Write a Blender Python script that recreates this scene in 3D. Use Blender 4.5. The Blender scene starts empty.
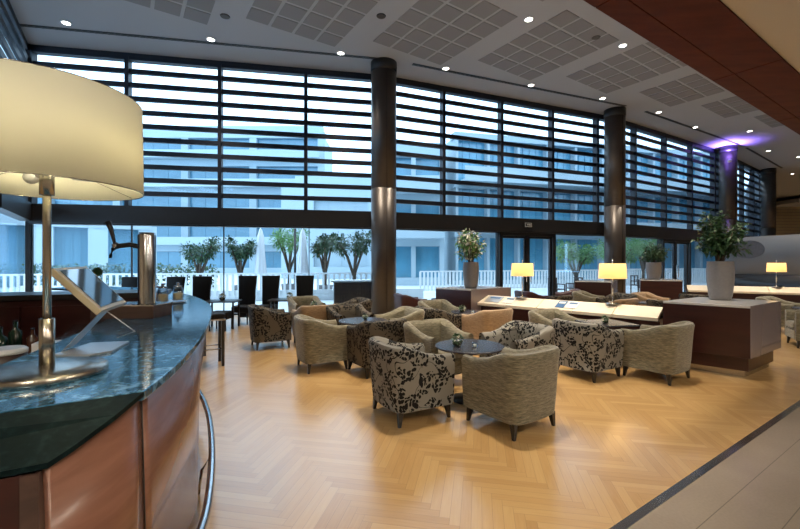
import bpy, math, random
from mathutils import Vector, Matrix
random.seed(7)
S = bpy.context.scene
C = S.collection
PI = math.pi
# ------------------------------------------------------------------ camera, world, lights, exposure
EYE = 1.5
cam_d = bpy.data.cameras.new('camera'); cam = bpy.data.objects.new('camera', cam_d); C.objects.link(cam)
cam.location = (0, 0, EYE); cam.rotation_euler = (PI/2, 0, 0)
cam_d.sensor_width = 36; cam_d.lens = 36*408/800; cam_d.shift_y = -2.5/800
cam_d.clip_start = .05; cam_d.clip_end = 400
S.camera = cam
S.view_settings.view_transform = 'Standard'; S.view_settings.look = 'None'
S.view_settings.gamma = 1; S.view_settings.use_curve_mapping = False
S.view_settings.exposure = 0.12
w = bpy.data.worlds.new('world'); S.world = w; w.use_nodes = True
nt = w.node_tree; nt.nodes.clear()
wo = nt.nodes.new('ShaderNodeOutputWorld'); bg = nt.nodes.new('ShaderNodeBackground')
tc = nt.nodes.new('ShaderNodeTexCoord'); sx = nt.nodes.new('ShaderNodeSeparateXYZ')
rp = nt.nodes.new('ShaderNodeValToRGB')
nt.links.new(tc.outputs['Generated'], sx.inputs[0]); nt.links.new(sx.outputs['Z'], rp.inputs[0])
rp.color_ramp.elements[0].position = 0; rp.color_ramp.elements[0].color = (.50, .76, 1, 1)
rp.color_ramp.elements[1].position = .5; rp.color_ramp.elements[1].color = (.74, .88, 1, 1)
nt.links.new(rp.outputs[0], bg.inputs[0]); bg.inputs[1].default_value = 3.4
nt.links.new(bg.outputs[0], wo.inputs[0])

def area_lamp(name, loc, size, power, col, rot=(0, 0, 0), spread=PI):
    d = bpy.data.lights.new(name, 'AREA'); d.shape = 'DISK'; d.size = size; d.energy = power; d.color = col; d.spread = spread
    o = bpy.data.objects.new(name, d); C.objects.link(o); o.location = loc; o.rotation_euler = rot; return o
def spot(name, loc, power, col, ang=1.5, blend=.6, rot=(0, 0, 0), size=.12, parent=None):
    d = bpy.data.lights.new(name, 'SPOT'); d.energy = power; d.color = col; d.spot_size = ang; d.spot_blend = blend
    d.shadow_soft_size = size
    o = bpy.data.objects.new(name, d); C.objects.link(o); o.location = loc; o.rotation_euler = rot; o.parent = parent; return o
WARM = (1, .86, .68); SPOTP = 1150; SOFFITP = 75

# ------------------------------------------------------------------ material helpers
def nodes(name):
    m = bpy.data.materials.new(name); m.use_nodes = True
    return m, m.node_tree, m.node_tree.nodes['Principled BSDF']
def N(t, kind, **kw):
    n = t.nodes.new('ShaderNode'+kind)
    for k, v in kw.items(): setattr(n, k, v)
    return n
def L(t, a, b): t.links.new(a, b)
def plain(name, col, rough=.5, metal=0, spec=.5, noise=0, nscale=20, bump=0, emit=None, es=0, coat=0, dist=.01):
    m, t, b = nodes(name)
    b.inputs['Base Color'].default_value = (*col, 1); b.inputs['Roughness'].default_value = rough
    b.inputs['Metallic'].default_value = metal; b.inputs['Specular IOR Level'].default_value = spec
    b.inputs['Coat Weight'].default_value = coat
    if noise or bump:
        tcn = N(t, 'TexCoord'); n = N(t, 'TexNoise'); n.inputs['Scale'].default_value = nscale; n.inputs['Detail'].default_value = 4
        L(t, tcn.outputs['Object'], n.inputs[0])
        if noise:
            mx = N(t, 'Mix', data_type='RGBA'); mx.inputs[6].default_value = (*[c*(1-noise) for c in col], 1)
            mx.inputs[7].default_value = (*[min(1, c*(1+noise)) for c in col], 1)
            L(t, n.outputs[0], mx.inputs[0]); L(t, mx.outputs[2], b.inputs['Base Color'])
        if bump:
            bp = N(t, 'Bump'); bp.inputs['Strength'].default_value = bump; bp.inputs['Distance'].default_value = dist
            L(t, n.outputs[0], bp.inputs['Height']); L(t, bp.outputs[0], b.inputs['Normal'])
    if emit:
        b.inputs['Emission Color'].default_value = (*emit, 1); b.inputs['Emission Strength'].default_value = es
    return m
def M2(t, op, a, b=None, c=None):
    n = N(t, 'Math', operation=op)
    for i, v in enumerate((a, b, c)):
        if v is None: continue
        if isinstance(v, (int, float)): n.inputs[i].default_value = v
        else: L(t, v, n.inputs[i])
    return n.outputs[0]
def ramp(t, f, stops, interp='LINEAR'):
    r = N(t, 'ValToRGB'); r.color_ramp.interpolation = interp
    while len(r.color_ramp.elements) < len(stops): r.color_ramp.elements.new(.5)
    for e, (p, c) in zip(r.color_ramp.elements, stops): e.position = p; e.color = (*c, 1)
    L(t, f, r.inputs[0]); return r.outputs[0]

UA = math.atan2(408, 604)                       # direction of the floor border and beam
U = Vector((math.cos(UA), math.sin(UA), 0)); V = Vector((-math.sin(UA), math.cos(UA), 0))

def mat_parquet():
    m, t, b = nodes('herringbone parquet')
    tcn = N(t, 'TexCoord'); mp = N(t, 'Mapping'); mp.inputs['Rotation'].default_value = (0, 0, -(UA+PI/4)); w_ = .062; n = 9
    mp.inputs['Scale'].default_value = (1/w_, 1/w_, 1)
    L(t, tcn.outputs['Object'], mp.inputs[0]); s = N(t, 'SeparateXYZ'); L(t, mp.outputs[0], s.inputs[0])
    x = M2(t, 'ADD', s.outputs[0], 1200.3); y = M2(t, 'ADD', s.outputs[1], 1200.3)
    i = M2(t, 'FLOOR', x); j = M2(t, 'FLOOR', y); fx = M2(t, 'FRACT', x); fy = M2(t, 'FRACT', y)
    k = M2(t, 'FLOORED_MODULO', M2(t, 'SUBTRACT', i, j), 2*n)
    vert = M2(t, 'GREATER_THAN', k, n-.5)
    mm = M2(t, 'SUBTRACT', k, n)
    def sel(a, c):      # a when horizontal, c when vertical
        q = N(t, 'Mix', data_type='FLOAT'); L(t, vert, q.inputs[0])
        for v, sk in ((a, 2), (c, 3)):
            if isinstance(v, (int, float)): q.inputs[sk].default_value = v
            else: L(t, v, q.inputs[sk])
        return q.outputs[0]
    idx = sel(M2(t, 'SUBTRACT', i, k), i); idy = sel(j, M2(t, 'ADD', M2(t, 'ADD', j, mm), .5))
    cb = N(t, 'CombineXYZ'); L(t, idx, cb.inputs[0]); L(t, idy, cb.inputs[1])
    wn = N(t, 'TexWhiteNoise', noise_dimensions='2D'); L(t, cb.outputs[0], wn.inputs[0])
    ac = sel(fy, fx); along = sel(x, y)
    long_e = M2(t, 'LESS_THAN', ac, .045)
    end_h = M2(t, 'MULTIPLY', M2(t, 'LESS_THAN', k, .5), M2(t, 'LESS_THAN', fx, .045))
    end_v = M2(t, 'MULTIPLY', M2(t, 'GREATER_THAN', k, 2*n-1.5), M2(t, 'LESS_THAN', fy, .045))
    e = M2(t, 'MAXIMUM', long_e, sel(end_h, end_v))
    cg = N(t, 'CombineXYZ'); L(t, M2(t, 'MULTIPLY', ac, 5), cg.inputs[0]); L(t, M2(t, 'MULTIPLY', along, .35), cg.inputs[1]); L(t, M2(t, 'MULTIPLY', wn.outputs[0], 50), cg.inputs[2])
    gn = N(t, 'TexNoise'); gn.inputs['Scale'].default_value = 1; gn.inputs['Detail'].default_value = 3; L(t, cg.outputs[0], gn.inputs[0])
    f = M2(t, 'ADD', M2(t, 'MULTIPLY', wn.outputs[0], .5), M2(t, 'MULTIPLY', gn.outputs[0], .5))
    c = ramp(t, f, [(.15, (.47, .27, .095)), (.5, (.56, .345, .135)), (.85, (.63, .41, .175))])
    mx = N(t, 'Mix', data_type='RGBA'); L(t, M2(t, 'MULTIPLY', e, .4), mx.inputs[0]); L(t, c, mx.inputs[6]); mx.inputs[7].default_value = (.16, .08, .03, 1)
    L(t, mx.outputs[2], b.inputs['Base Color'])
    b.inputs['Roughness'].default_value = .3
    nv = N(t, 'CombineXYZ')
    for q in (0, 1): L(t, M2(t, 'MULTIPLY', M2(t, 'SUBTRACT', wn.outputs[0], .5), .012), nv.inputs[q])
    geo = N(t, 'NewGeometry'); va = N(t, 'VectorMath', operation='ADD'); L(t, geo.outputs['Normal'], va.inputs[0]); L(t, nv.outputs[0], va.inputs[1])
    L(t, va.outputs[0], b.inputs['Normal']); L(t, va.outputs[0], b.inputs['Coat Normal'])
    b.inputs['Coat Weight'].default_value = 1.0; b.inputs['Coat Roughness'].default_value = .24; b.inputs['Coat IOR'].default_value = 2.1
    return m
def mat_stone_floor():
    m, t, b = nodes('taupe stone tiles')
    tcn = N(t, 'TexCoord'); mp = N(t, 'Mapping'); mp.inputs['Rotation'].default_value = (0, 0, -UA)
    L(t, tcn.outputs['Object'], mp.inputs[0]); s = N(t, 'SeparateXYZ'); L(t, mp.outputs[0], s.inputs[0])
    n = N(t, 'TexNoise'); n.inputs['Scale'].default_value = 60; n.inputs['Detail'].default_value = 5; L(t, mp.outputs[0], n.inputs[0])
    n2 = N(t, 'TexNoise'); n2.inputs['Scale'].default_value = 2; L(t, mp.outputs[0], n2.inputs[0])
    f = M2(t, 'ADD', M2(t, 'MULTIPLY', n.outputs[0], .4), M2(t, 'MULTIPLY', n2.outputs[0], .6))
    c = ramp(t, f, [(.25, (.22, .18, .14)), (.75, (.33, .275, .22))])
    fx = M2(t, 'FRACT', M2(t, 'DIVIDE', s.outputs[0], .9)); fy = M2(t, 'FRACT', M2(t, 'DIVIDE', M2(t, 'ADD', s.outputs[1], .115), .27))
    e = M2(t, 'LESS_THAN', fy, .02)
    mx = N(t, 'Mix', data_type='RGBA'); L(t, M2(t, 'MULTIPLY', e, .7), mx.inputs[0]); L(t, c, mx.inputs[6]); mx.inputs[7].default_value = (.05, .04, .03, 1)
    L(t, mx.outputs[2], b.inputs['Base Color']); b.inputs['Roughness'].default_value = .3
    return m
def mat_floral(name, base, seed=0):
    m, t, b = nodes(name)
    tcn = N(t, 'TexCoord'); mp = N(t, 'Mapping'); mp.inputs['Location'].default_value = (seed, seed*.7, seed*.3)
    L(t, tcn.outputs['Object'], mp.inputs[0])
    nz = N(t, 'TexNoise'); nz.inputs['Scale'].default_value = 9; nz.inputs['Detail'].default_value = 1; L(t, mp.outputs[0], nz.inputs[0])
    va = N(t, 'VectorMath', operation='MULTIPLY_ADD'); L(t, nz.outputs['Color'], va.inputs[0]); va.inputs[1].default_value = (.09, .09, .09); L(t, mp.outputs[0], va.inputs[2])
    v = N(t, 'TexVoronoi'); v.inputs['Scale'].default_value = 30; v.inputs['Randomness'].default_value = .8; L(t, va.outputs[0], v.inputs[0])
    leaf = M2(t, 'LESS_THAN', v.outputs['Distance'], .52)
    n2 = N(t, 'TexNoise'); n2.inputs['Scale'].default_value = 6.5; n2.inputs['Detail'].default_value = 1.5; L(t, mp.outputs[0], n2.inputs[0])
    cl = M2(t, 'GREATER_THAN', n2.outputs[0], .46)
    # stems: thin contour of a noise
    n3 = N(t, 'TexNoise'); n3.inputs['Scale'].default_value = 5; n3.inputs['Detail'].default_value = 0; L(t, mp.outputs[0], n3.inputs[0])
    st = M2(t, 'LESS_THAN', M2(t, 'ABSOLUTE', M2(t, 'SUBTRACT', n3.outputs[0], .5)), .007)
    k = M2(t, 'MAXIMUM', M2(t, 'MULTIPLY', leaf, cl), st)
    mx = N(t, 'Mix', data_type='RGBA'); L(t, k, mx.inputs[0]); mx.inputs[6].default_value = (*base, 1); mx.inputs[7].default_value = (.004, .004, .005, 1)
    L(t, mx.outputs[2], b.inputs['Base Color']); b.inputs['Roughness'].default_value = .8
    b.inputs['Specular IOR Level'].default_value = .25
    return m
def mat_chenille(name, c0, c1, c2):
    m, t, b = nodes(name)
    tcn = N(t, 'TexCoord'); mp = N(t, 'Mapping'); mp.inputs['Scale'].default_value = (9, 9, 70)
    L(t, tcn.outputs['Object'], mp.inputs[0])
    n = N(t, 'TexNoise'); n.inputs['Scale'].default_value = 1.6; n.inputs['Detail'].default_value = 5; n.inputs['Roughness'].default_value = .7; L(t, mp.outputs[0], n.inputs[0])
    L(t, ramp(t, n.outputs[0], [(.32, c0), (.5, c1), (.68, c2)]), b.inputs['Base Color'])
    b.inputs['Roughness'].default_value = .85; b.inputs['Sheen Weight'].default_value = .3
    bp = N(t, 'Bump'); bp.inputs['Strength'].default_value = .5; bp.inputs['Distance'].default_value = .006
    L(t, n.outputs[0], bp.inputs['Height']); L(t, bp.outputs[0], b.inputs['Normal'])
    return m
def mat_marble(name, c0, c1, c2, rough):
    m, t, b = nodes(name)
    tcn = N(t, 'TexCoord')
    n = N(t, 'TexNoise'); n.inputs['Scale'].default_value = 9; n.inputs['Detail'].default_value = 8; n.inputs['Distortion'].default_value = 2.2; L(t, tcn.outputs['Object'], n.inputs[0])
    n2 = N(t, 'TexNoise'); n2.inputs['Scale'].default_value = 55; n2.inputs['Detail'].default_value = 4; L(t, tcn.outputs['Object'], n2.inputs[0])
    f = M2(t, 'ADD', M2(t, 'MULTIPLY', n.outputs[0], .6), M2(t, 'MULTIPLY', n2.outputs[0], .4))
    L(t, ramp(t, f, [(.38, c0), (.52, c1), (.66, c2)]), b.inputs['Base Color'])
    b.inputs['Roughness'].default_value = rough; b.inputs['Specular IOR Level'].default_value = .8 if rough < .2 else .25
    b.inputs['IOR'].default_value = 1.8 if rough < .2 else 1.45; b.inputs['Specular Tint'].default_value = (.45, .78, 1, 1)
    return m
def mat_wood(name, c0, c1, rough=.3, scale=(2, 14, 14), coat=.3):
    m, t, b = nodes(name)
    tcn = N(t, 'TexCoord'); mp = N(t, 'Mapping'); mp.inputs['Scale'].default_value = scale
    L(t, tcn.outputs['Object'], mp.inputs[0])
    n = N(t, 'TexNoise'); n.inputs['Scale'].default_value = 1.3; n.inputs['Detail'].default_value = 5; n.inputs['Distortion'].default_value = .5; L(t, mp.outputs[0], n.inputs[0])
    L(t, ramp(t, n.outputs[0], [(.3, c0), (.7, c1)]), b.inputs['Base Color']); b.inputs['Specular IOR Level'].default_value = .5 if coat else .15
    b.inputs['Roughness'].default_value = rough; b.inputs['Coat Weight'].default_value = coat; b.inputs['Coat Roughness'].default_value = .15
    return m
def mat_glass(name, tint, gloss=.08):
    m = bpy.data.materials.new(name); m.use_nodes = True; t = m.node_tree; t.nodes.clear()
    o = N(t, 'OutputMaterial'); tr = N(t, 'BsdfTransparent'); tr.inputs[0].default_value = (*tint, 1)
    gl = N(t, 'BsdfGlossy'); gl.inputs['Roughness'].default_value = .02; gl.inputs[0].default_value = (.8, .9, 1, 1)
    fr = N(t, 'Fresnel'); fr.inputs[0].default_value = 1.35; mx = N(t, 'MixShader')
    L(t, M2(t, 'MINIMUM', M2(t, 'MULTIPLY', fr.outputs[0], 1.2), gloss*4), mx.inputs[0]); L(t, tr.outputs[0], mx.inputs[1]); L(t, gl.outputs[0], mx.inputs[2]); L(t, mx.outputs[0], o.inputs[0])
    return m
def mat_shade(name, col, es, tw=.5):
    m = bpy.data.materials.new(name); m.use_nodes = True; t = m.node_tree; t.nodes.clear()
    o = N(t, 'OutputMaterial'); d = N(t, 'BsdfDiffuse'); d.inputs[0].default_value = (*col, 1)
    tr = N(t, 'BsdfTranslucent'); tr.inputs[0].default_value = (*col, 1); mx = N(t, 'MixShader'); mx.inputs[0].default_value = tw
    L(t, d.outputs[0], mx.inputs[1]); L(t, tr.outputs[0], mx.inputs[2])
    if es:
        e = N(t, 'Emission'); e.inputs[0].default_value = (*col, 1); e.inputs[1].default_value = es; a = N(t, 'AddShader')
        L(t, mx.outputs[0], a.inputs[0]); L(t, e.outputs[0], a.inputs[1]); L(t, a.outputs[0], o.inputs[0])
    else: L(t, mx.outputs[0], o.inputs[0])
    return m
def mat_perforated():
    m, t, b = nodes('perforated acoustic tile')
    tcn = N(t, 'TexCoord'); mp = N(t, 'Mapping'); mp.inputs['Rotation'].default_value = (0, 0, -UA); mp.inputs['Scale'].default_value = (40, 40, 40)
    L(t, tcn.outputs['Object'], mp.inputs[0]); v = N(t, 'TexVoronoi'); v.inputs['Randomness'].default_value = 0; v.inputs['Scale'].default_value = 1; L(t, mp.outputs[0], v.inputs[0])
    k = M2(t, 'LESS_THAN', v.outputs['Distance'], .3)
    mx = N(t, 'Mix', data_type='RGBA'); L(t, k, mx.inputs[0]); mx.inputs[6].default_value = (.22, .22, .23, 1); mx.inputs[7].default_value = (.09, .09, .09, 1)
    L(t, mx.outputs[2], b.inputs['Base Color']); b.inputs['Roughness'].default_value = .8
    return m

PARQ = mat_parquet(); STONE = mat_stone_floor()
CEIL = plain('grey painted ceiling', (.36, .37, .40), .7)
PERF = mat_perforated()
STEEL = plain('dark bronze steel', (.022, .021, .023), .42, .3, noise=.15)
COLM = plain('brown grey column metal', (.085, .070, .062), .38, .45, noise=.12, nscale=3)
LOUV = plain('navy black louvre', (.006, .009, .02), .5)
GLASS = mat_glass('window glass', (.86, .94, 1.0), .05)
REDW = mat_wood('dark red cabinet wood', (.022, .004, .004), (.042, .009, .007), .3, (1, 1, 9), .1)
BEAMW = mat_wood('mahogany beam wood', (.060, .009, .004), (.092, .017, .007), .6, (1.5, 6, 6), 0)
BARW = mat_wood('bar front cherry wood', (.19, .082, .052), (.26, .12, .078), .26, (3, 3, 14))
LIGHTW = plain('pale maple board', (.74, .66, .53), .35, noise=.08, nscale=6)
WSTONE = plain('pale stone top', (.62, .60, .58), .12, noise=.1, nscale=9)
BEIGEC = plain('beige soffit plaster', (.50, .43, .33), .8)
MARB = mat_marble('blue green marble', (.006, .03, .05), (.03, .12, .22), (.20, .38, .56), .10)
MARBD = mat_marble('black green marble edge', (.0005, .002, .002), (.002, .006, .006), (.010, .024, .023), .5)
CHROME = plain('brushed chrome', (.55, .55, .56), .16, 1)
NICKEL = plain('brushed nickel bronze', (.43, .40, .35), .26, 1)
BLK = plain('black leather', (.003, .003, .004), .6, 0, .25)
BLKW = plain('black lacquered wood', (.014, .011, .010), .3)
TABLET = plain('dark blue grey table top', (.045, .045, .055), .22, noise=.1)
FLOR = mat_floral('black leaf print on taupe fabric', (.205, .195, .17))
FLORD = mat_floral('black leaf print on umber fabric', (.095, .08, .06), 3)
CHEN = mat_chenille('beige chenille', (.05, .043, .024), (.14, .122, .075), (.26, .232, .155))
CHENG = mat_chenille('golden tan chenille', (.17, .10, .045), (.27, .17, .085), (.35, .24, .13))
MAROON = plain('maroon leather', (.05, .014, .014), .4)
SHADE = mat_shade('cream lamp shade', (.84, .82, .70), .0, .5)
SHADEY = mat_shade('lit yellow lamp shade', (1.0, .76, .36), .5, .4)
BULB = plain('frosted bulb', (1, 1, 1), .4, emit=(1, .93, .8), es=6)
LED = plain('downlight lens', (1, 1, 1), .4, emit=(1, .95, .85), es=9)
WHITEP = plain('white painted metal', (.8, .8, .8), .4)
VASE = plain('grey ribbed clay', (.20, .19, .195), .5, noise=.15, nscale=30, bump=.3)
LEAF = plain('deep green leaf', (.035, .085, .030), .45, noise=.4, nscale=7)
LEAFL = plain('fresh green leaf', (.14, .30, .09), .5, noise=.4, nscale=6)
PETAL = plain('pale blossom petals', (.62, .58, .48), .6)
BARK = plain('brown bark', (.10, .07, .05), .9, noise=.3)
CONC = plain('white render', (.78, .80, .80), .8, noise=.05, nscale=2)
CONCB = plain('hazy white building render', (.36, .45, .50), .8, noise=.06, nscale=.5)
CONC2 = plain('pale grey render', (.58, .62, .66), .8)
BGLASS = plain('blue building glass', (.10, .24, .33), .12, 0, .9, noise=.5, nscale=.35)
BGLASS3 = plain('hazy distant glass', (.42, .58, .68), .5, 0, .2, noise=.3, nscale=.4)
BGLASS2 = plain('sea blue curtain glass', (.10, .30, .42), .15, 0, .9, noise=.55, nscale=.5)
PAVE = plain('white terrace paving', (.72, .76, .78), .6, noise=.06)
GREYW = plain('grey partition paint', (.15, .16, .18), .6)
OVALM = plain('grey oval emblem', (.09, .09, .105), .6, noise=.3, nscale=12)
DECKW = mat_wood('slatted dark timber', (.035, .018, .014), (.07, .035, .026), .5)
LOUVBEIGE = plain('beige louvre boards', (.36, .33, .27), .6)
PLASTIC = plain('white plastic', (.8, .82, .85), .25)
SCREEN = plain('glossy screen glass', (.10, .14, .18), .04, .3, 1.0)
SILVER = plain('silver grey plastic', (.45, .46, .48), .3, .6)
COVER = plain('warm ivory frame', (.50, .42, .30), .35)
AMBER = plain('orange snack mix', (.55, .20, .06), .6, noise=.5, nscale=60)
NUTS = plain('tan nuts', (.60, .42, .22), .6, noise=.4, nscale=60)
JARG = mat_glass('jar glass', (.92, .97, 1.0), .1)
PAPERB = plain('blue magazine cover', (.05, .14, .30), .3)
PAPERW = plain('white newsprint', (.75, .74, .70), .6)
DARKWALL = mat_wood('dark plum wall panelling', (.035, .022, .035), (.06, .04, .055), .3)
INK = plain('black ink', (.01, .01, .01), .6)

# ------------------------------------------------------------------ mesh helpers
class MB:
    def __init__(s): s.v = []; s.f = []; s.sm = []; s.mi = []; s.cur = 0
    def add(s, vs, fs, smooth=False, M=None):
        k = len(s.v)
        for p in vs:
            p = Vector(p)
            if M is not None: p = M @ p
            s.v.append(p[:])
        for f in fs: s.f.append([i+k for i in f]); s.sm.append(smooth); s.mi.append(s.cur)
    def box(s, c, d, rz=0, M=None):
        x, y, z = [a/2 for a in d]
        vs = [(-x,-y,-z),(x,-y,-z),(x,y,-z),(-x,y,-z),(-x,-y,z),(x,-y,z),(x,y,z),(-x,y,z)]
        T = Matrix.Translation(c) @ Matrix.Rotation(rz, 4, 'Z')
        if M is not None: T = M @ T
        s.add(vs, [(0,3,2,1),(4,5,6,7),(0,1,5,4),(1,2,6,5),(2,3,7,6),(3,0,4,7)], M=T); return s
    def prism(s, pts, z0, z1, smooth=False, M=None):
        n = len(pts)
        a = sum(pts[i][0]*pts[(i+1)%n][1]-pts[(i+1)%n][0]*pts[i][1] for i in range(n))
        if a < 0: pts = pts[::-1]
        vs = [(p[0], p[1], z0 if len(p) < 3 else p[2]+z0) for p in pts]+[(p[0], p[1], z1 if len(p) < 3 else p[2]+z1) for p in pts]
        s.add(vs, [tuple(range(n))[::-1], tuple(range(n, 2*n))], M=M)
        k = len(s.v)-2*n
        for i in range(n):
            j = (i+1) % n; s.f.append([k+i, k+j, k+n+j, k+n+i]); s.sm.append(smooth); s.mi.append(s.cur)
        return s
    def wall(s, P, Q, z0, z1, t0, t1):
        d = Vector((Q[0]-P[0], Q[1]-P[1])); d.normalize(); n = Vector((-d.y, d.x))
        s.prism([(P[0]+n.x*t0, P[1]+n.y*t0), (Q[0]+n.x*t0, Q[1]+n.y*t0), (Q[0]+n.x*t1, Q[1]+n.y*t1), (P[0]+n.x*t1, P[1]+n.y*t1)], z0, z1); return s
    def lathe(s, prof, n=24, M=None, cap=True):
        vs = []; fs = []
        for r, z in prof:
            for i in range(n): a = 2*PI*i/n; vs.append((r*math.cos(a), r*math.sin(a), z))
        for k in range(len(prof)-1):
            for i in range(n):
                j = (i+1) % n; fs.append((k*n+i, k*n+j, (k+1)*n+j, (k+1)*n+i))
        s.add(vs, fs, True, M)
        if cap:
            b = len(s.v)-len(vs); m = (len(prof)-1)*n
            s.f.append([b+i for i in range(n)][::-1]); s.sm.append(False); s.mi.append(s.cur)
            s.f.append([b+m+i for i in range(n)]); s.sm.append(False); s.mi.append(s.cur)
        return s
    def tube(s, pts, r, n=8, M=None):
        pts = [Vector(p) for p in pts]; rs = r if isinstance(r, (list, tuple)) else [r]*len(pts)
        vs = []; fs = []; up = Vector((0, 0, 1))
        for i, p in enumerate(pts):
            d = (pts[min(i+1, len(pts)-1)]-pts[max(i-1, 0)]).normalized()
            a = d.cross(up if abs(d.z) < .95 else Vector((1, 0, 0))).normalized(); b = d.cross(a)
            for k in range(n):
                t = 2*PI*k/n; vs.append((p+(a*math.cos(t)+b*math.sin(t))*rs[i])[:])
        for i in range(len(pts)-1):
            for k in range(n):
                j = (k+1) % n; fs.append((i*n+k, (i+1)*n+k, (i+1)*n+j, i*n+j))
        m = (len(pts)-1)*n
        fs.append(tuple(range(n))); fs.append(tuple(m+k for k in range(n))[::-1])
        s.add(vs, fs, True, M); return s
    def leaf(s, p, d, l, wd, droop=.3):
        d = Vector(d).normalized(); side = d.cross(Vector((random.uniform(-.4, .4), random.uniform(-.4, .4), 1))).normalized(); nn = side.cross(d)
        p = Vector(p); tip = p+d*l-Vector((0, 0, l*droop)); mid = p+d*l*.5+nn*l*.08
        s.add([p, mid+side*wd/2-nn*wd*.15, tip, mid-side*wd/2-nn*wd*.15, mid], [(0, 1, 4), (1, 2, 4), (2, 3, 4), (3, 0, 4)], False)
    def build(s, name, mat, parent=None, bevel=0, sub=0, seg=2, loc=None, rz=0):
        me = bpy.data.meshes.new(name); me.from_pydata(s.v, [], s.f)
        me.polygons.foreach_set('use_smooth', s.sm); me.polygons.foreach_set('material_index', s.mi)
        for m in (mat if isinstance(mat, (list, tuple)) else [mat]): me.materials.append(m)
        me.update()
        o = bpy.data.objects.new(name, me); C.objects.link(o); o.parent = parent
        if bevel:
            b = o.modifiers.new('bevel', 'BEVEL'); b.width = bevel; b.segments = seg; b.limit_method = 'ANGLE'; b.angle_limit = .7
        if sub:
            b = o.modifiers.new('sub', 'SUBSURF'); b.levels = sub; b.render_levels = sub
        if loc is not None: o.location = loc; o.rotation_euler = (0, 0, rz)
        return o
def tag(o, label=None, cat=None, group=None, kind=None):
    if label: o['label'] = label
    if cat: o['category'] = cat
    if group: o['group'] = group
    if kind: o['kind'] = kind
    return o
def thing(name, label, cat, loc=(0, 0, 0), rz=0, group=None):
    o = bpy.data.objects.new(name, None); C.objects.link(o); o.location = loc; o.rotation_euler = (0, 0, rz)
    o.empty_display_size = .1
    return tag(o, label, cat, group)
def copy_tree(o, parent=None):
    kids = [c for c in bpy.data.objects if c.parent == o]
    c = o.copy(); C.objects.link(c); c.parent = parent
    for k in kids: copy_tree(k, c)
    return c
def place(src, used, loc, rz, label, group=None):
    o = src if not used else copy_tree(src)
    o.location = loc; o.rotation_euler = (0, 0, rz); o['label'] = label
    if group: o['group'] = group
    return o
def struct(o): o['kind'] = 'structure'; return o

# ------------------------------------------------------------------ setting: floor, ceiling, facade
H = 7.12
F = [(-9.55, 10.53), (-.52, 12.25), (8.2, 15.75), (16.1, 20.55), (22.6, 25.4)]    # facade polyline, column lines
BT = 2.6+EYE; b0, b1 = .611*2.6, .9*2.6
def uv(u, v): p = U*u+V*v; return (p.x, p.y)
vb = 1.24
wall_l = [(-9.55, 10.53), (-3.95, 2.24), (-4.6, -8)]
far = [(33.5, 37), (58, 37)]
right_end = (58, -8)
# wood floor polygon: left of the border line
bl_a = uv(-8, vb); bl_b = uv(60, vb)
struct(MB().prism([uv(-5.6, vb), bl_b, far[0], F[4], F[3], F[2], F[1], F[0], wall_l[1]], -.06, 0).build('floor', PARQ))
struct(MB().prism([uv(-16, vb-.055), uv(62, vb-.055), uv(62, -34), uv(-16, -34)], -.06, 0).build('floor_stone', STONE))
o = struct(MB().prism([uv(-8, vb), uv(60, vb), uv(60, vb-.055), uv(-8, vb-.055)], -.06, .004).build('trim_1', CHROME))
o = struct(MB().prism([(-12, -9), (60, -9), (60, 38), (32, 38)]+[(p[0]-.25, p[1]+.5) for p in F[::-1]], H, H+.2).build('ceiling', CEIL))
# tile groups of 4 x 5 panels
tm = MB()
for k in range(-4, 9):
    for r in range(0, 4):
        Bk = Vector((-1.70+2.86*k, 10.65+.985*k, 0)) - V*(3.42*r)
        if k > 3: Bk += U*(k-3)*.12+V*(k-3)*.12
        for i in range(4):
            for j in range(5):
                c = Bk-U*(.26+i*.575)-V*(.25+j*.565)
                if abs(c.x) > 40 or c.y < -6: continue
                tm.box((c.x, c.y, H-.004), (.50, .49, .012), UA)
struct(tm.build('ceiling_tiles', PERF))
# mezzanine soffit with wood edge band
struct(MB().prism([uv(-14, b0), uv(60, b0), uv(60, -30), uv(-14, -30)], BT+.02, BT+.32).build('ceiling_soffit', BEIGEC))
bm = MB(); 
for a in range(-14, 60, 3):
    bm.prism([uv(a, b0), uv(a+2.985, b0), uv(a+2.985, b1-.26), uv(a, b1-.26)], BT, BT+.34)
    bm.prism([uv(a, b1-.25), uv(a+2.985, b1-.25), uv(a+2.985, b1), uv(a, b1)], BT, BT+.34)
bm.prism([uv(-14, b0+.01), uv(60, b0+.01), uv(60, b1-.01), uv(-14, b1-.01)], BT+.015, BT+.34)
struct(bm.build('ceiling_beam', BEAMW))
struct(MB().prism([uv(-14, b1), uv(60, b1), uv(60, b1-.12), uv(-14, b1-.12)], BT+.34, BT+1.3).build('wall_mezzanine', BEIGEC))
# shell walls behind the camera
struct(MB().wall(wall_l[1], wall_l[2], 0, H, -.1, .0).build('wall_left', BEIGEC))
struct(MB().box((26, -8.1, H/2), (62, .2, H)).build('wall_back', BEIGEC))
struct(MB().box((58.1, 14.5, H/2), (.2, 45, H)).build('wall_right', BEIGEC))

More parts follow.
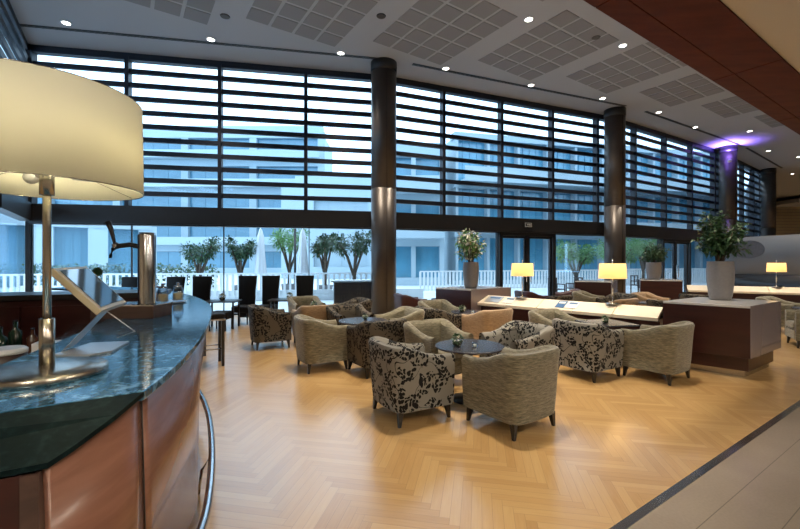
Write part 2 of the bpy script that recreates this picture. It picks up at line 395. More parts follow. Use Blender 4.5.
TR0, TR1 = 2.52, 3.0
HN = 11
def mulls(P, Q, n): return [(P[0]+(Q[0]-P[0])*i/n, P[1]+(Q[1]-P[1])*i/n) for i in range(n+1)]
def lerp(P, Q, t): return (P[0]+(Q[0]-P[0])*t, P[1]+(Q[1]-P[1])*t)
wn_ = 0
for s in range(4):
    P, Q = F[s], F[s+1]; wn_ += 1
    fr = MB()
    fr.wall(P, Q, H-.18, H, 0, .18)
    for p in [lerp(P, Q, t) for t in ([0, .245, .50, .755, 1], [0, .221, .457, .690, .92, 1], [0, .176, .434, .69, .943, 1], [0, .25, .5, .75, 1])[s]]: 
        a = lerp(P, Q, 0); d = Vector((Q[0]-P[0], Q[1]-P[1])).normalized()*.05
        fr.wall((p[0]-d.x, p[1]-d.y), (p[0]+d.x, p[1]+d.y), TR1, H-.1, -.02, .2)
    wo_ = struct(fr.build('window_%d' % wn_, LOUV))
    lv = MB(); sp = (H-.1-TR1)/HN
    for i in range(1, HN):
        z = TR1+sp*i; lv.wall(P, Q, z-.07, z+.055, .02, .10)
    lv.build('louvre_slats', LOUV, wo_)
    MB().wall(P, Q, TR1, H-.1, .22, .235).build('glass_pane', GLASS, wo_)
    tb = MB(); tb.wall(P, Q, TR0, TR1, -.12, .26); tb.wall(P, Q, TR0-.035, TR0, -.04, .2)
    struct(tb.build('trim_%d' % (wn_+1), STEEL))
# lower glazing
DOORS = {1: (.443, .70), 2: (.396, .667)}
for s in range(4):
    P, Q = F[s], F[s+1]
    fr = MB(); gl = MB()
    d = Vector((Q[0]-P[0], Q[1]-P[1])); ln = d.length; d.normalize()
    stops = [0, .255, .51, .765, 1] if s not in DOORS else [0, DOORS[s][0], DOORS[s][1], 1]
    for i, t in enumerate(stops):
        p = lerp(P, Q, t); e = .012 if s == 0 else .02
        fr.wall((p[0]-d.x*e, p[1]-d.y*e), (p[0]+d.x*e, p[1]+d.y*e), 0, TR0, .05, .12)
    fr.wall(P, Q, 0, .05, .03, .14)
    w_ = struct(fr.build('window_%d' % (5+s), STEEL))
    for a, b in zip(stops[:-1], stops[1:]):
        if s in DOORS and (a, b) == DOORS[s]: continue
        gl.wall(lerp(P, Q, a), lerp(P, Q, b), .05, TR0, .08, .092)
    gl.build('glass_pane', GLASS, w_)
for k, (s, (a, b)) in enumerate(DOORS.items()):
    P, Q = F[s], F[s+1]; A, B = lerp(P, Q, a), lerp(P, Q, b); d = Vector((B[0]-A[0], B[1]-A[1])); ln = d.length
    fr = MB(); e = .13/ln; h = .06/ln
    fr.wall(A, lerp(A, B, e), 0, TR0, -.05, .2); fr.wall(lerp(A, B, 1-e), B, 0, TR0, -.05, .2)
    fr.wall(lerp(A, B, .5-h*.9), lerp(A, B, .5+h*.9), 0, TR0, 0, .15); fr.wall(A, B, TR0-.12, TR0, -.05, .2)
    dr = struct(fr.build('door_%d' % (k+1), STEEL))
    for (x0, x1) in ((e, .5-h), (.5+h, 1-e)):
        lf = MB(); lf.wall(lerp(A, B, x0), lerp(A, B, x0+h), 0, TR0-.12, .04, .1); lf.wall(lerp(A, B, x1-h), lerp(A, B, x1), 0, TR0-.12, .04, .1)
        lf.wall(lerp(A, B, x0), lerp(A, B, x1), 0, .12, .04, .1); lf.wall(lerp(A, B, x0), lerp(A, B, x1), TR0-.2, TR0-.12, .04, .1)
        l_ = lf.build('door_leaf', STEEL, dr)
        MB().wall(lerp(A, B, x0+h), lerp(A, B, x1-h), .12, TR0-.2, .065, .075).build('glass_pane', GLASS, l_)
        hx = x1-h/2 if x0 < .3 else x0+h/2; p = lerp(A, B, hx)
        n = Vector((-d.y, d.x)).normalized()
        MB().tube([(p[0]-n.x*.05, p[1]-n.y*.05, .8), (p[0]-n.x*.05, p[1]-n.y*.05, 1.35)], .014).build('door_handle', CHROME, l_)
# left side wall: louvred glazing then dark panelled wall
LP, LQ = wall_l[0], (-7.75, 7.87)
lw = MB()
for t in (0, 1): p = lerp(LP, LQ, t); lw.box((p[0]-.05, p[1], H/2), (.1, .1, H), UA)
lw.wall(LQ, LP, 2.55, 3.0, -.05, .2)
o = struct(lw.build('window_9', STEEL))
WL2 = wall_l[1]
lv = MB()
for i in range(13):
    z = 3.05+i*.325; lv.wall(WL2, LP, z, z+.16, .03, .1)
lv.build('louvre_slats', LOUV, o)
MB().wall(WL2, LP, 3.0, H, .14, .15).build('glass_pane', GLASS, o); MB().wall(LQ, LP, .05, 2.55, .1, .11).build('glass_pane', GLASS, o)
dw = MB(); dw.wall(WL2, LQ, 0, 2.95, .03, .16)
for i in range(13): dw.wall(WL2, LQ, .02+i*.225, .22+i*.225, -.0, .05)
struct(dw.build('wall_side_panelling', DARKWALL))
# far right end wall with beige louvres
fw = MB(); fw.box((45, 37.1, H/2), (27, .2, H))
struct(fw.build('wall_far', GREYW))
fl = MB()
for i in range(22): fl.box((43, 36.93, 1.0+i*.27), (19, .1, .22))
struct(fl.build('wall_far_louvres', LOUVBEIGE))
struct(MB().wall(F[4], (33.2, 37.1), 0, H, .0, .2).build('wall_facade_end', GREYW))
struct(MB().box((45, 35.4, H-.5), (24, 3, .3)).build('ceiling_drop', CEIL))
# columns
def column(x, y, label):
    t = thing('column', label, 'column', (x, y, 0), 0)
    MB().lathe([(.355, 0), (.355, 3.55)], 32).build('lower_casing', COLM, t)
    MB().lathe([(.355, 3.56), (.355, H-.28)], 32).build('upper_casing', COLM, t)
    MB().lathe([(.345, 3.54), (.345, 3.57)], 32).build('joint_ring', STEEL, t)
    MB().lathe([(.37, H-.28), (.37, H-.001)], 32).build('collar', STEEL, t)
    sm = MB(); sm.box((.1, -.345, H/2), (.012, .02, H-.4)); sm.build('vertical_seam', STEEL, t)
column(-.46, 11.55, 'round dark metal column nearest the camera, behind the left armchairs')
column(7.95, 15.1, 'round dark metal column behind the lit lamp on the near counter')
column(16.0, 19.9, 'round dark metal column topped by a violet light')
column(22.3, 24.7, 'round dark metal column at the far right end of the glazed wall')
# linear ceiling diffuser
sl = None
for s in range(4):
    P, Q = F[s], F[s+1]; a, b = ((.04, .97) if s == 0 else (.06, .95)); A, B = lerp(P, Q, a), lerp(P, Q, b)
    d = thing('linear_air_diffuser', ['slotted air diffuser in ceiling above the left louvres', 'slotted air diffuser in ceiling above the middle louvres', 'slotted air diffuser in ceiling before the third window bay', 'slotted air diffuser in ceiling before the farthest window bay'][s], 'air vent', (0, 0, 0), 0, 'slotted air diffusers')
    MB().wall(A, B, H-.012, H-.001, -1.0, -.9).build('slot', INK, d)
    fn = MB(); n_ = 60
    for i in range(n_): fn.wall(lerp(A, B, i/n_), lerp(A, B, (i+.35)/n_), H-.016, H, -1.0, -.9)
    tag(fn.build('fins', STEEL, d), kind='stuff')
# downlights
dl = thing('recessed_downlight', 'x', 'ceiling light')
MB().lathe([(.085, -.004), (.085, -.015), (.11, -.012), (.11, 0)], 20, cap=False).build('trim_ring', WHITEP, dl)
MB().lathe([(.085, -.012), (.085, -.004)], 20).build('lens', LED, dl)
DL = [(-7.84, 9.58, 'leftmost round downlight in the ceiling above the large lamp'), (-4.77, 10.29, 'round downlight over the left part of the louvres'),
      (-1.59, 10.97, 'round downlight just left of the nearest column top'), (1.33, 11.84, 'round downlight above the second bay of louvres, right of the nearest column'),
      (4.16, 12.95, 'round downlight above the middle of the second louvre bay'), (6.95, 14.0, 'round downlight beside the top of the second column'),
      (2.98, 9.44, 'round downlight between two tile panels near the top centre'), (5.78, 10.58, 'round downlight next to the wood beam, above the second column'),
      (9.7, 15.3, 'round downlight just right of the second column top'), (12.3, 17.0, 'round downlight over the third louvre bay'),
      (15.0, 17.5, 'round downlight in the violet glow on the ceiling'), (18.6, 20.6, 'round downlight beyond the violet glow'),
      (21.3, 21.8, 'small far downlight above the last column'), (25, 26.0, 'small far downlight right of the last column'), (27.5, 25.5, 'smallest far downlight at the right edge of the ceiling')]
for i, (x, y, lb) in enumerate(DL):
    place(dl, i > 0, (x, y, H), 0, lb, 'recessed downlights in the high ceiling')
# spots: most fixtures, plus added lamps without fixtures brightening seating and far right
for x, y, *_ in DL[:12]:
    spot('downlight_or_fill_beam', (x, y, H-.05), SPOTP*.5, WARM, 1.3, .7)
for (x, y, p) in ((.7, 4.6, 1.0), (3.2, 5.6, 1.0), (1.2, 7.4, .9), (-.6, 6.3, .9), (-1.9, 7.7, .7), (5.2, 8.2, .9), (6.2, 5.6, .8), (8.4, 8.5, 1), (8.8, 10.8, .8), (2.4, 3.2, .8), (11.5, 10.5, 1), (14.2, 14.8, 1.3), (17.5, 13.5, 1), (22, 19, 1.4), (26, 25, 1.5), (31, 31, 2), (38, 33, 2.5)):
    spot('downlight_or_fill_beam', (x, y, H-.05), SPOTP*p, WARM, 1.0, .8)
for (x, y, p) in ((1.5, -.6, 1), (-1.2, -1.5, 1), (4.5, .8, 1), (8.5, 3.2, 1), (-.5, -4, 1), (4, -3, 1), (9, -1, 1)):
    area_lamp('soffit_fill', (x, y, BT-.02), .5, SOFFITP*p, (1, .88, .72))  # added fill lamps under the soffit, no fixtures there
vl = thing('violet_uplight', 'violet accent lamp at the top of the third column', 'lamp', (15.72, 19.45, H-.75))
MB().lathe([(.05, -.12), (.08, -.1), (.09, .0), (.07, .01)], 16).build('housing', WHITEP, vl)
MB().box((.1, .12, -.08), (.05, .3, .03)).build('bracket', STEEL, vl)
spot('uplight_beam', (0, 0, .05), 600, (.30, .18, 1), 2.6, .9, (PI, 0, 0), .05, vl)
sk = thing('ceiling_speaker', 'x', 'speaker')
MB().lathe([(.10, -.012), (.11, 0)], 20).build('rim', STEEL, sk); MB().lathe([(.09, -.018), (.095, -.012)], 20).build('grille', COLM, sk)
for i, (x, y, lb) in enumerate([(-.43, 9.32, 'small dark round ceiling speaker near the top centre of the ceiling'), (-4.0, 9.33, 'small dark round ceiling speaker at the upper left of the ceiling'), (4.9, 10.2, 'small dark round ceiling speaker beside the wood beam')]):
    place(sk, i > 0, (x, y, H), 0, lb, 'ceiling speakers')
# exit sign
ex = thing('exit_sign', 'small grey exit sign with pale arrow on the beam above the door', 'sign', (4.42, 14.08, 2.78), math.radians(21.9))
MB().box((0, 0, 0), (.34, .03, .17)).build('sign_plate', STEEL, ex)
em = MB(); em.box((0, -.018, .06), (.28, .006, .012)); em.box((0, -.018, -.06), (.28, .006, .012)); em.box((-.134, -.018, 0), (.012, .006, .12)); em.box((.134, -.018, 0), (.012, .006, .12))
em.box((0.0, -.018, 0), (.13, .006, .02)); em.add([(.06, -.02, .035), (.06, -.02, -.035), (.1, -.02, 0)], [(0, 1, 2)])
em.build('arrow_mark', WHITEP, ex)

# ------------------------------------------------------------------ outside
tag(MB().box((0, 60, -.12), (260, 120, .1)).build('terrace_paving', PAVE), kind='structure')
def building(name, label, x0, x1, y, rz, floors, fh, bay, mat_w, mat_g, z0=0, band=.38, depth=8, pier=.9):
    t = thing(name, label, 'building', ((x0+x1)/2, y, z0), rz)
    wd = x1-x0; nb = max(1, round(wd/bay)); bw = wd/nb; wl = MB(); hgt = floors*fh
    wl.box((0, depth/2+.4, hgt/2), (wd, depth, hgt))
    for f in range(floors+1): wl.box((0, .15, f*fh), (wd+.4, .9, fh*band))
    for b in range(nb+1): wl.box((-wd/2+b*bw, .15, hgt/2), (pier, .8, hgt))
    wl.build('wall', mat_w, t)
    wm = MB(); gh = fh*(1-band); wm.box((0, 0, 0), (bw-pier, .1, gh))
    for q in range(1, 4): wm.box((-(bw-pier)/2+q*(bw-pier)/4, -.07, 0), (.08, .06, gh))
    src = None
    for f in range(floors):
        for b in range(nb):
            if src is None: src = o = wm.build('window', mat_g, t)
            else: o = src.copy(); C.objects.link(o); o.parent = t
            o.location = (-wd/2+(b+.5)*bw, .33, (f+.5)*fh)
    if floors > 2:
        bl = MB()
        for f in range(1, floors): bl.box((0, -.9, f*fh+.1), (wd, 1.5, .15)); bl.box((0, -1.6, f*fh+.55), (wd, .06, .9))
        bl.build('balcony', mat_w, t)
    return t
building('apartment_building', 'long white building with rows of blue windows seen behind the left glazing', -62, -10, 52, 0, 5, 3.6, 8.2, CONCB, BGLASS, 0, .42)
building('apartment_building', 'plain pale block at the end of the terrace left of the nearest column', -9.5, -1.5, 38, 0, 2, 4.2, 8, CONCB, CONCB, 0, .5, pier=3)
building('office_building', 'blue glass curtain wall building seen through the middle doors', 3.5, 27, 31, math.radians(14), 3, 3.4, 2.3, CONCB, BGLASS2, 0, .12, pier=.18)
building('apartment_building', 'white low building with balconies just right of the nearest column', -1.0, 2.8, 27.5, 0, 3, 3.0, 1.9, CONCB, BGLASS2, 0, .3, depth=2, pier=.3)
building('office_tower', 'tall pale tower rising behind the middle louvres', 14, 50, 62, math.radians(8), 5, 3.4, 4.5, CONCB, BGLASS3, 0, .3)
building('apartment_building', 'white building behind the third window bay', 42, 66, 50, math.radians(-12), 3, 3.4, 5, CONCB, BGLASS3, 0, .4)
building('pavilion', 'white pillared pavilion outside at the far left', -30, -13.5, 19.5, math.radians(35), 1, 3.6, 2.4, CONCB, BGLASS, 0, .12, depth=4)
# terrace railings
def railing(P, Q, label):
    t = thing('terrace_railing', label, 'railing', (P[0], P[1], 0), math.atan2(Q[1]-P[1], Q[0]-P[0]), 'white railings around the terrace')
    ln = math.hypot(Q[0]-P[0], Q[1]-P[1])
    MB().box((ln/2, 0, 1.03), (ln, .09, .06)).build('top_rail', CONC, t); MB().box((ln/2, 0, .12), (ln, .06, .05)).build('bottom_rail', CONC, t)
    pm = MB(); pm.box((0, 0, .55), (.09, .05, .95)); src = None; n = min(95, int(ln/.2))
    for i in range(n+1):
        o = pm.build('baluster', CONC, t) if src is None else src.copy()
        if src is None: src = o
        else: C.objects.link(o); o.parent = t
        o.location = (ln*i/n, 0, 0)
railing((-22, 13.8), (-1.2, 17.2), 'white terrace railing of upright bars outside the left glazing')
railing((1, 20), (16, 25.5), 'white terrace railing outside the middle glazing')
railing((14, 26.5), (28, 31), 'white terrace railing outside the third window bay')
tag(MB().wall((-24, 13.6), (1, 17.7), -.05, .35, -.1, .1).build('terrace_kerb', CONC), kind='structure')
# olive like trees
def tree(x, y, h, r, label, seed, mat=LEAFL, stems=5, density=1):
    random.seed(seed)
    t = thing('terrace_tree', label, 'tree', (x, y, 0), 0, 'small trees on the terrace')
    MB().lathe([(.28, 0), (.36, .5), (.34, .5), (.3, .45)], 16).build('planter_pot', VASE, t)
    tr = MB(); lf = MB()
    tr.tube([(0, 0, .4), (.02, 0, h*.38)], [.09, .07])
    for k in range(stems):
        a = 2*PI*k/stems+random.uniform(-.3, .3); rr = r*random.uniform(.5, .95)
        e = Vector((math.cos(a)*rr, math.sin(a)*rr, h*random.uniform(.78, .98)))
        m = Vector((e.x*.45, e.y*.45, h*.62)); tr.tube([(0, 0, h*.34), m, e], [.06, .045, .02], 6)
        for c, n, q in ((e, int(170*density), r*.42), (m.lerp(e, .6), int(90*density), r*.34)):
            for i in range(n):
                d = Vector((random.gauss(0, 1), random.gauss(0, 1), random.gauss(0, 1))).normalized()
                lf.leaf(c+d*q*random.uniform(.2, 1), d+Vector((0, 0, .3)), .16, .07)
    tr.build('trunk', BARK, t); lf.build('foliage', mat, t); return t
for i, (x, y, h, r, lb) in enumerate([(-1.82, 16.1, 2.75, .85, 'largest many stemmed terrace tree, just left of the nearest column'), (-3.26, 17.7, 2.6, .5, 'slender terrace tree second from the nearest column'),
        (-5.05, 18.6, 3.0, .8, 'tall leafy terrace tree beside a dark pole'), (-6.85, 17.5, 2.4, .6, 'small terrace tree behind the paired high back chairs'),
        (-8.6, 17.5, 2.4, .75, 'leftmost bushy terrace tree behind the cafe table')]):
    tree(x, y, h, r, lb, 10+i, LEAF if i != 2 else LEAFL)
for i, (x, y, h, r, lb) in enumerate([(11.0, 20.6, 2.5, 1.2, 'spreading green tree outside the third window bay'), (14.0, 23.5, 2.7, .7, 'green tree outside right of the second door'), (8.2, 19.0, 2.3, .9, 'bright green bush outside left of the second column')]):
    tree(x, y, h, r, lb, 30+i, LEAFL, 6)
def hedge(x, y, ln, label, seed):
    random.seed(seed); lf = MB()
    for i in range(int(ln*260)):
        lf.leaf((random.uniform(0, ln), random.uniform(-.35, .35), random.uniform(.3, 1.35)), (random.gauss(0, 1), random.gauss(0, 1), random.gauss(.4, 1)), .2, .11)
    t = thing('hedge', label, 'hedge', (x, y, 0)); lf.build('foliage', LEAF, t)
    MB().box((ln/2, 0, .2), (ln, .8, .4)).build('planter_box', CONC, t)
hedge(-17.5, 19.2, 4.6, 'clipped green hedge behind the beer tap', 5); hedge(-11.9, 19.6, 3, 'clipped green hedge behind the first high back chairs', 6)
def umbrella(x, y, label):
    t = thing('closed_umbrella', label, 'umbrella', (x, y, 0), 0, 'folded white parasols on the terrace')
    MB().lathe([(.25, 0), (.25, .08), (.03, .1)], 16).build('base', CONC2, t); MB().tube([(0, 0, .1), (0, 0, 3.0)], .025).build('pole', WHITEP, t)
    pr = []
    c = MB(); n = 24; vs = []; prof = [(.05, 2.9), (.12, 2.6), (.15, 2.0), (.2, 1.3), (.22, 1.0)]
    for r, z in prof:
        for i in range(n): a = 2*PI*i/n; q = r*(1+.22*math.cos(8*a)); vs.append((q*math.cos(a), q*math.sin(a), z))
    c.add(vs, [(k*n+i, k*n+(i+1) % n, (k+1)*n+(i+1) % n, (k+1)*n+i) for k in range(4) for i in range(n)], True); c.build('folded_canopy', PLASTIC, t)
umbrella(-5.98, 17.5, 'folded white parasol left of the paired high back chairs'); umbrella(-4.2, 17.6, 'folded white parasol left of the slender terrace tree')
tag(MB().tube([(-4.4, 17.1, 0), (-4.4, 17.1, 2.9)], .05, 10).build('dark_pole', STEEL), 'thin dark upright pole on the terrace beside a folded parasol', 'pole')
# slatted timber box by the glazing
ub = thing('slatted_cabinet', 'dark slatted timber cabinet with a pale top outside by the nearest column', 'cabinet', (-1.45, 13.0, -.07), math.radians(10.8))
sb = MB(); sb.box((0, 0, .5), (1.3, .5, .86))
for i in range(16): sb.box((-.61+i*.081, -.26, .5), (.05, .03, .82))
sb.build('body', DECKW, ub, .004); MB().box((0, 0, .97), (1.5, .62, .05)).build('top', CONC, ub)
# ------------------------------------------------------------------ the bar
OUT = [(-.865, .93), (-.805, 1.10), (-.794, 1.265), (-.85, 1.52), (-.92, 1.76), (-1.07, 2.2), (-1.25, 2.67), (-1.45, 3.14), (-1.62, 3.52), (-1.84, 3.95), (-2.31, 4.66), (-2.86, 5.33), (-3.5, 5.95), (-4.3, 6.5), (-5.2, 6.9)]
def smooth(pts, it=2):
    for _ in range(it):
        o = [pts[0]]
        for a, b in zip(pts[:-1], pts[1:]):
            o.append(tuple(a[i]*.75+b[i]*.25 for i in range(len(a)))); o.append(tuple(a[i]*.25+b[i]*.75 for i in range(len(a))))
        o.append(pts[-1]); pts = o
    return pts
def offset(pts, d):
    o = []
    for i in range(len(pts)):
        a = Vector(pts[max(i-1, 0)]); b = Vector(pts[min(i+1, len(pts)-1)]); t = (b-a).normalized(); o.append((pts[i][0]-t.y*d, pts[i][1]+t.x*d))
    return o
outc = smooth(OUT[2:], 2)
bar = thing('bar_counter', 'curved bar with blue green marble top and cherry wood front at left', 'bar counter', (0, 0, 0))
inn = offset(outc, .66)
inn[0] = (-1.60, .73)
inn = [inn[0]]+[p for p in inn[1:] if p[1] > 1.05]
MB().prism(outc+inn[::-1], 1.07, 1.10).build('marble_top', MARB, bar, .004)
full = smooth(OUT, 2)
# near sloping end in black marble
eb = [(-.794, 1.265, 1.098), (-.800, 1.15, 1.07), (-.825, 1.03, 1.035), (-.842, .976, 1.02), (-.916, .934, 1.02), (-1.72, .50, 1.02), (-1.60, .72, 1.098)]
em_ = MB(); n = len(eb); em_.add(eb+[(p[0], p[1], p[2]-.014) for p in eb], [tuple(range(n))]+[tuple(range(n, 2*n))[::-1]]+[(i, i+n, (i+1) % n+n, (i+1) % n) for i in range(n)])
em_.build('sloping_marble_end', MARBD, bar)
# curved wood front, leaning out to the top
def panel(c, b_, z0, z1, t=.03):
    m = MB(); n = len(c); bi = offset(b_, t); ci = offset(c, t)
    vs = [(*p, z0) for p in b_]+[(*p, z1) for p in c]+[(*p, z0) for p in bi]+[(*p, z1) for p in ci]
    fs = []
    for i in range(n-1): fs += [(i, i+1, n+i+1, n+i), (2*n+i, 3*n+i, 3*n+i+1, 2*n+i+1), (i, 2*n+i, 2*n+i+1, i+1), (n+i, n+i+1, 3*n+i+1, 3*n+i)]
    fs += [(0, n, 3*n, 2*n), (n-1, 3*n-1, 4*n-1, 2*n-1)]
    m.add(vs, fs, True); return m
BOT = [(-.970, 1.124), (-.955, 1.30), (-.96, 1.53), (-1.03, 1.84), (-1.10, 2.1), (-1.20, 2.47)]+offset(OUT, .15)[6:]
TOPP = [(-.848, .982), (-.822, 1.11)]+offset(OUT, .02)[2:]
topc = smooth(TOPP, 2); botc = smooth(BOT, 2)
# start the panel at the near end
cuts = [0, 10, 27, 37, len(topc)-1]
for a, b in zip(cuts[:-1], cuts[1:]):
    zt = 1.015 if a == 0 else 1.07
    m = panel(topc[a:b+1], botc[a:b+1], .1, 1.07)
    if a == 0:
        m.v = [(x, y, (z if z < .5 else 1.004+min(.066, max(0, (y-.985))*.26))) for x, y, z in m.v]
    # thin dark joint between panels
    m.build('wood_panel', BARW, bar)
kc = offset(full, .24); kd = offset(full, .27)
panel(kc, kc, 0, .11).build('kick_plinth', CHROME, bar)
for a in cuts[1:-1]:
    p, q = topc[a], botc[a]; MB().tube([(q[0], q[1], .1), (p[0], p[1], 1.06)], .003, 6).build('panel_joint', INK, bar)
# end panel facing the camera side
ep = MB(); e0, e1 = (-.862, .967), (-1.72, .52)
ep.wall(e1, e0, 0, 1.0, 0, .03); ep.build('end_panel', REDW, bar)
MB().wall((-.885, .952), (-.855, .968), 0, 1.0, -.008, .04).build('end_post', DECKW, bar)
# inner worktop for the staff
in2 = offset(outc, .69); in3 = offset(outc, 1.1)
a_, b_ = 14, 40
MB().prism(in2[a_:b_]+in3[a_:b_][::-1], .86, .9).build('staff_worktop', CHROME, bar)
MB().prism(offset(outc, .72)[a_:b_]+offset(outc, 1.05)[a_:b_][::-1], 0, .86).build('staff_cupboard', BLKW, bar)
# foot rail
rc = smooth([(-.86, 1.5), (-.917, 1.91), (-1.086, 2.35), (-1.317, 2.865), (-1.66, 3.52), (-2.2, 4.32), (-2.9, 5.15), (-3.7, 5.8), (-4.5, 6.25)], 2)
fr_ = thing('foot_rail', 'curved chrome foot rail running along the base of the bar', 'rail')
MB().tube([(x, y, .25) for x, y in rc], .022, 12).build('rail_tube', CHROME, fr_)
for i in (5, 12, 19, 26, 32):
    if i < len(rc):
        x, y = rc[i]; a = Vector(rc[i+1 if i+1 < len(rc) else i])-Vector(rc[i-1]); a.normalize()
        MB().tube([(x, y, .25), (x-a.y*.06, y+a.x*.06, .15), (x-a.y*.08, y+a.x*.08, .0)], .010, 8).build('bracket', CHROME, fr_)

# big table lamp on the bar
def table_lamp(scale, big, label, loc, group=None):
    t = thing('table_lamp', label, 'lamp', loc, 0, group)
    if big:
        MB().lathe([(.176, 0), (.178, .006), (.178, .022), (.172, .027), (.10, .032), (.03, .04)], 48).build('base', NICKEL, t)
        MB().tube([(0, 0, .035), (0, 0, 1.0)], .0125, 16).build('pole', NICKEL, t)
        sl = MB(); sl.tube([(0, 0, .035), (0, 0, .20)], .0225, 16); sl.build('sleeve', NICKEL, t)
        MB().tube([(0, 0, .636), (0, 0, .76)], .0215, 16).build('socket_stem', NICKEL, t)
        R, z0, z1 = .290, .66, .985
        n = 64; vs = []
        for r, z in ((R, z0), (R*.985, z1), (R*.985-.003, z1), (R-.003, z0)):
            for i in range(n): a = 2*PI*i/n; vs.append((r*math.cos(a), r*math.sin(a), z))
        m = MB(); m.add(vs, [(k*n+i, k*n+(i+1) % n, ((k+1) % 4)*n+(i+1) % n, ((k+1) % 4)*n+i) for k in range(4) for i in range(n)], True)
        sh = m.build('lamp_shade', SHADE, t)
        for z, r in ((z0, R-.001), (z1, R*.985-.001)):
            MB().tube([(r*math.cos(2*PI*i/48), r*math.sin(2*PI*i/48), z) for i in range(49)], .0018, 6).build('shade_rim', NICKEL, sh)
        for k in range(3): a = 2*PI*k/3+.5; MB().tube([(0, 0, z1-.03), (R*.98*math.cos(a), R*.98*math.sin(a), z1-.005)], .002, 6).build('frame_wire', NICKEL, sh)
        for k in range(3): a = 2*PI*k/3+1.1; MB().tube([(0, 0, .76), (R*.99*math.cos(a), R*.99*math.sin(a), z0+.005)], .0012, 6).build('frame_wire', NICKEL, sh)
        MB().lathe([(.006, .99), (.012, 1.0), (.014, 1.01), (.008, 1.025)], 12).build('finial', NICKEL, t)
        for k, a in enumerate((.35, 2.6, 4.6)):
            bx = MB(); d = Vector((math.cos(a), math.sin(a), 0))
            bx.tube([d*.02+Vector((0, 0, .722)), d*.07+Vector((0, 0, .716))], .014, 12)
            b_ = bx.build('socket', WHITEP, t)
            MB().tube([d*.07+Vector((0, 0, .716)), d*.075+Vector((0, 0, .716)), d*.15+Vector((0, 0, .714)), d*.165+Vector((0, 0, .714))], [.012, .022, .024, .012], 12).build('bulb', PLASTIC, b_)
        for a in (.0, 2.5, 4.4):
            ld = bpy.data.lights.new('bulb_light', 'POINT'); ld.energy = 1.6 if a else 3.6; ld.color = (1, .88, .55); ld.shadow_soft_size = .03
            lo = bpy.data.objects.new('bulb_light', ld); C.objects.link(lo); lo.parent = t; rr = .13 if a else .17; lo.location = (rr*math.cos(a), rr*math.sin(a), .79)
    else:
        MB().lathe([(.11, 0), (.11, .015), (.02, .022)], 24).build('base', CHROME, t)
        MB().tube([(0, 0, .02), (0, 0, .73)], .011, 10).build('pole', CHROME, t)
        R, z0, z1 = .215, .43, .68; n = 40; vs = []
        for r, z in ((R, z0), (R*.93, z1), (R*.93-.004, z1), (R-.004, z0)):
            for i in range(n): a = 2*PI*i/n; vs.append((r*math.cos(a), r*math.sin(a), z))
        m = MB(); m.add(vs, [(k*n+i, k*n+(i+1) % n, ((k+1) % 4)*n+(i+1) % n, ((k+1) % 4)*n+i) for k in range(4) for i in range(n)], True)
        m.build('lamp_shade', SHADEY, t); MB().lathe([(.008, .73), (.013, .745), (.005, .76)], 10).build('finial', CHROME, t)
        MB().lathe([(.012, .47), (.03, .52), (.03, .56), (.012, .6)], 12).build('bulb', BULB, t)
        ld = bpy.data.lights.new('bulb_light', 'POINT'); ld.energy = 5; ld.color = (1, .75, .4); ld.shadow_soft_size = .05
        lo = bpy.data.objects.new('bulb_light', ld); C.objects.link(lo); lo.parent = t; lo.location = (0, 0, .5)
    return t
table_lamp(1, True, 'large table lamp with wide cream drum shade standing on the bar', (-1.246, 1.44, 1.10))

# tilted display on the bar
mo = thing('tilted_display', 'tilted flat display screen on a folding metal stand on the bar', 'screen')
A = Vector((-1.278, 1.75, 1.29)); B = Vector((-1.406, 2.10, 1.294)); Cc = Vector((-1.463, 1.72, 1.475)); D = B+(Cc-A)
nn = (B-A).cross(Cc-A).normalized()
if nn.z < 0: nn = -nn
def slab(P4, n, t0, t1, m=None):
    m = m or MB(); vs = [p+n*t0 for p in P4]+[p+n*t1 for p in P4]
    m.add([v[:] for v in vs], [(3, 2, 1, 0), (4, 5, 6, 7), (0, 1, 5, 4), (1, 2, 6, 5), (2, 3, 7, 6), (3, 0, 4, 7)]); return m
slab([A, B, D, Cc], nn, -.028, 0).build('housing', COVER, mo, .004)
cen = (A+D)/2
def inset(P4, k): c = sum(P4, Vector())/4; return [c+(p-c)*k for p in P4]
slab(inset([A, B, D, Cc], .86), nn, .001, .004).build('screen', SCREEN, mo)
stx = MB(); e = (B-A).normalized()
bc = cen-nn*.03
stx = slab([Vector((-1.375, 1.86, 1.262)), Vector((-1.40, 1.95, 1.262)), Vector((-1.50, 1.88, 1.115)), Vector((-1.465, 1.77, 1.115))], Vector((1, .3, .9)).normalized(), -.008, .008)
stx.build('stand_arm', SILVER, mo)
MB().prism([(-1.47, 1.72), (-1.31, 1.72), (-1.27, 1.80), (-1.34, 2.02), (-1.50, 1.98)], 1.1, 1.11).build('stand_base', SILVER, mo, .002)
MB().tube([cen-nn*.03, cen-nn*.06+Vector((.08, .05, -.08)), Vector((-1.3, 2.0, 1.16)), Vector((-1.42, 2.05, 1.12))], .003, 6).build('cable', WHITEP, mo)
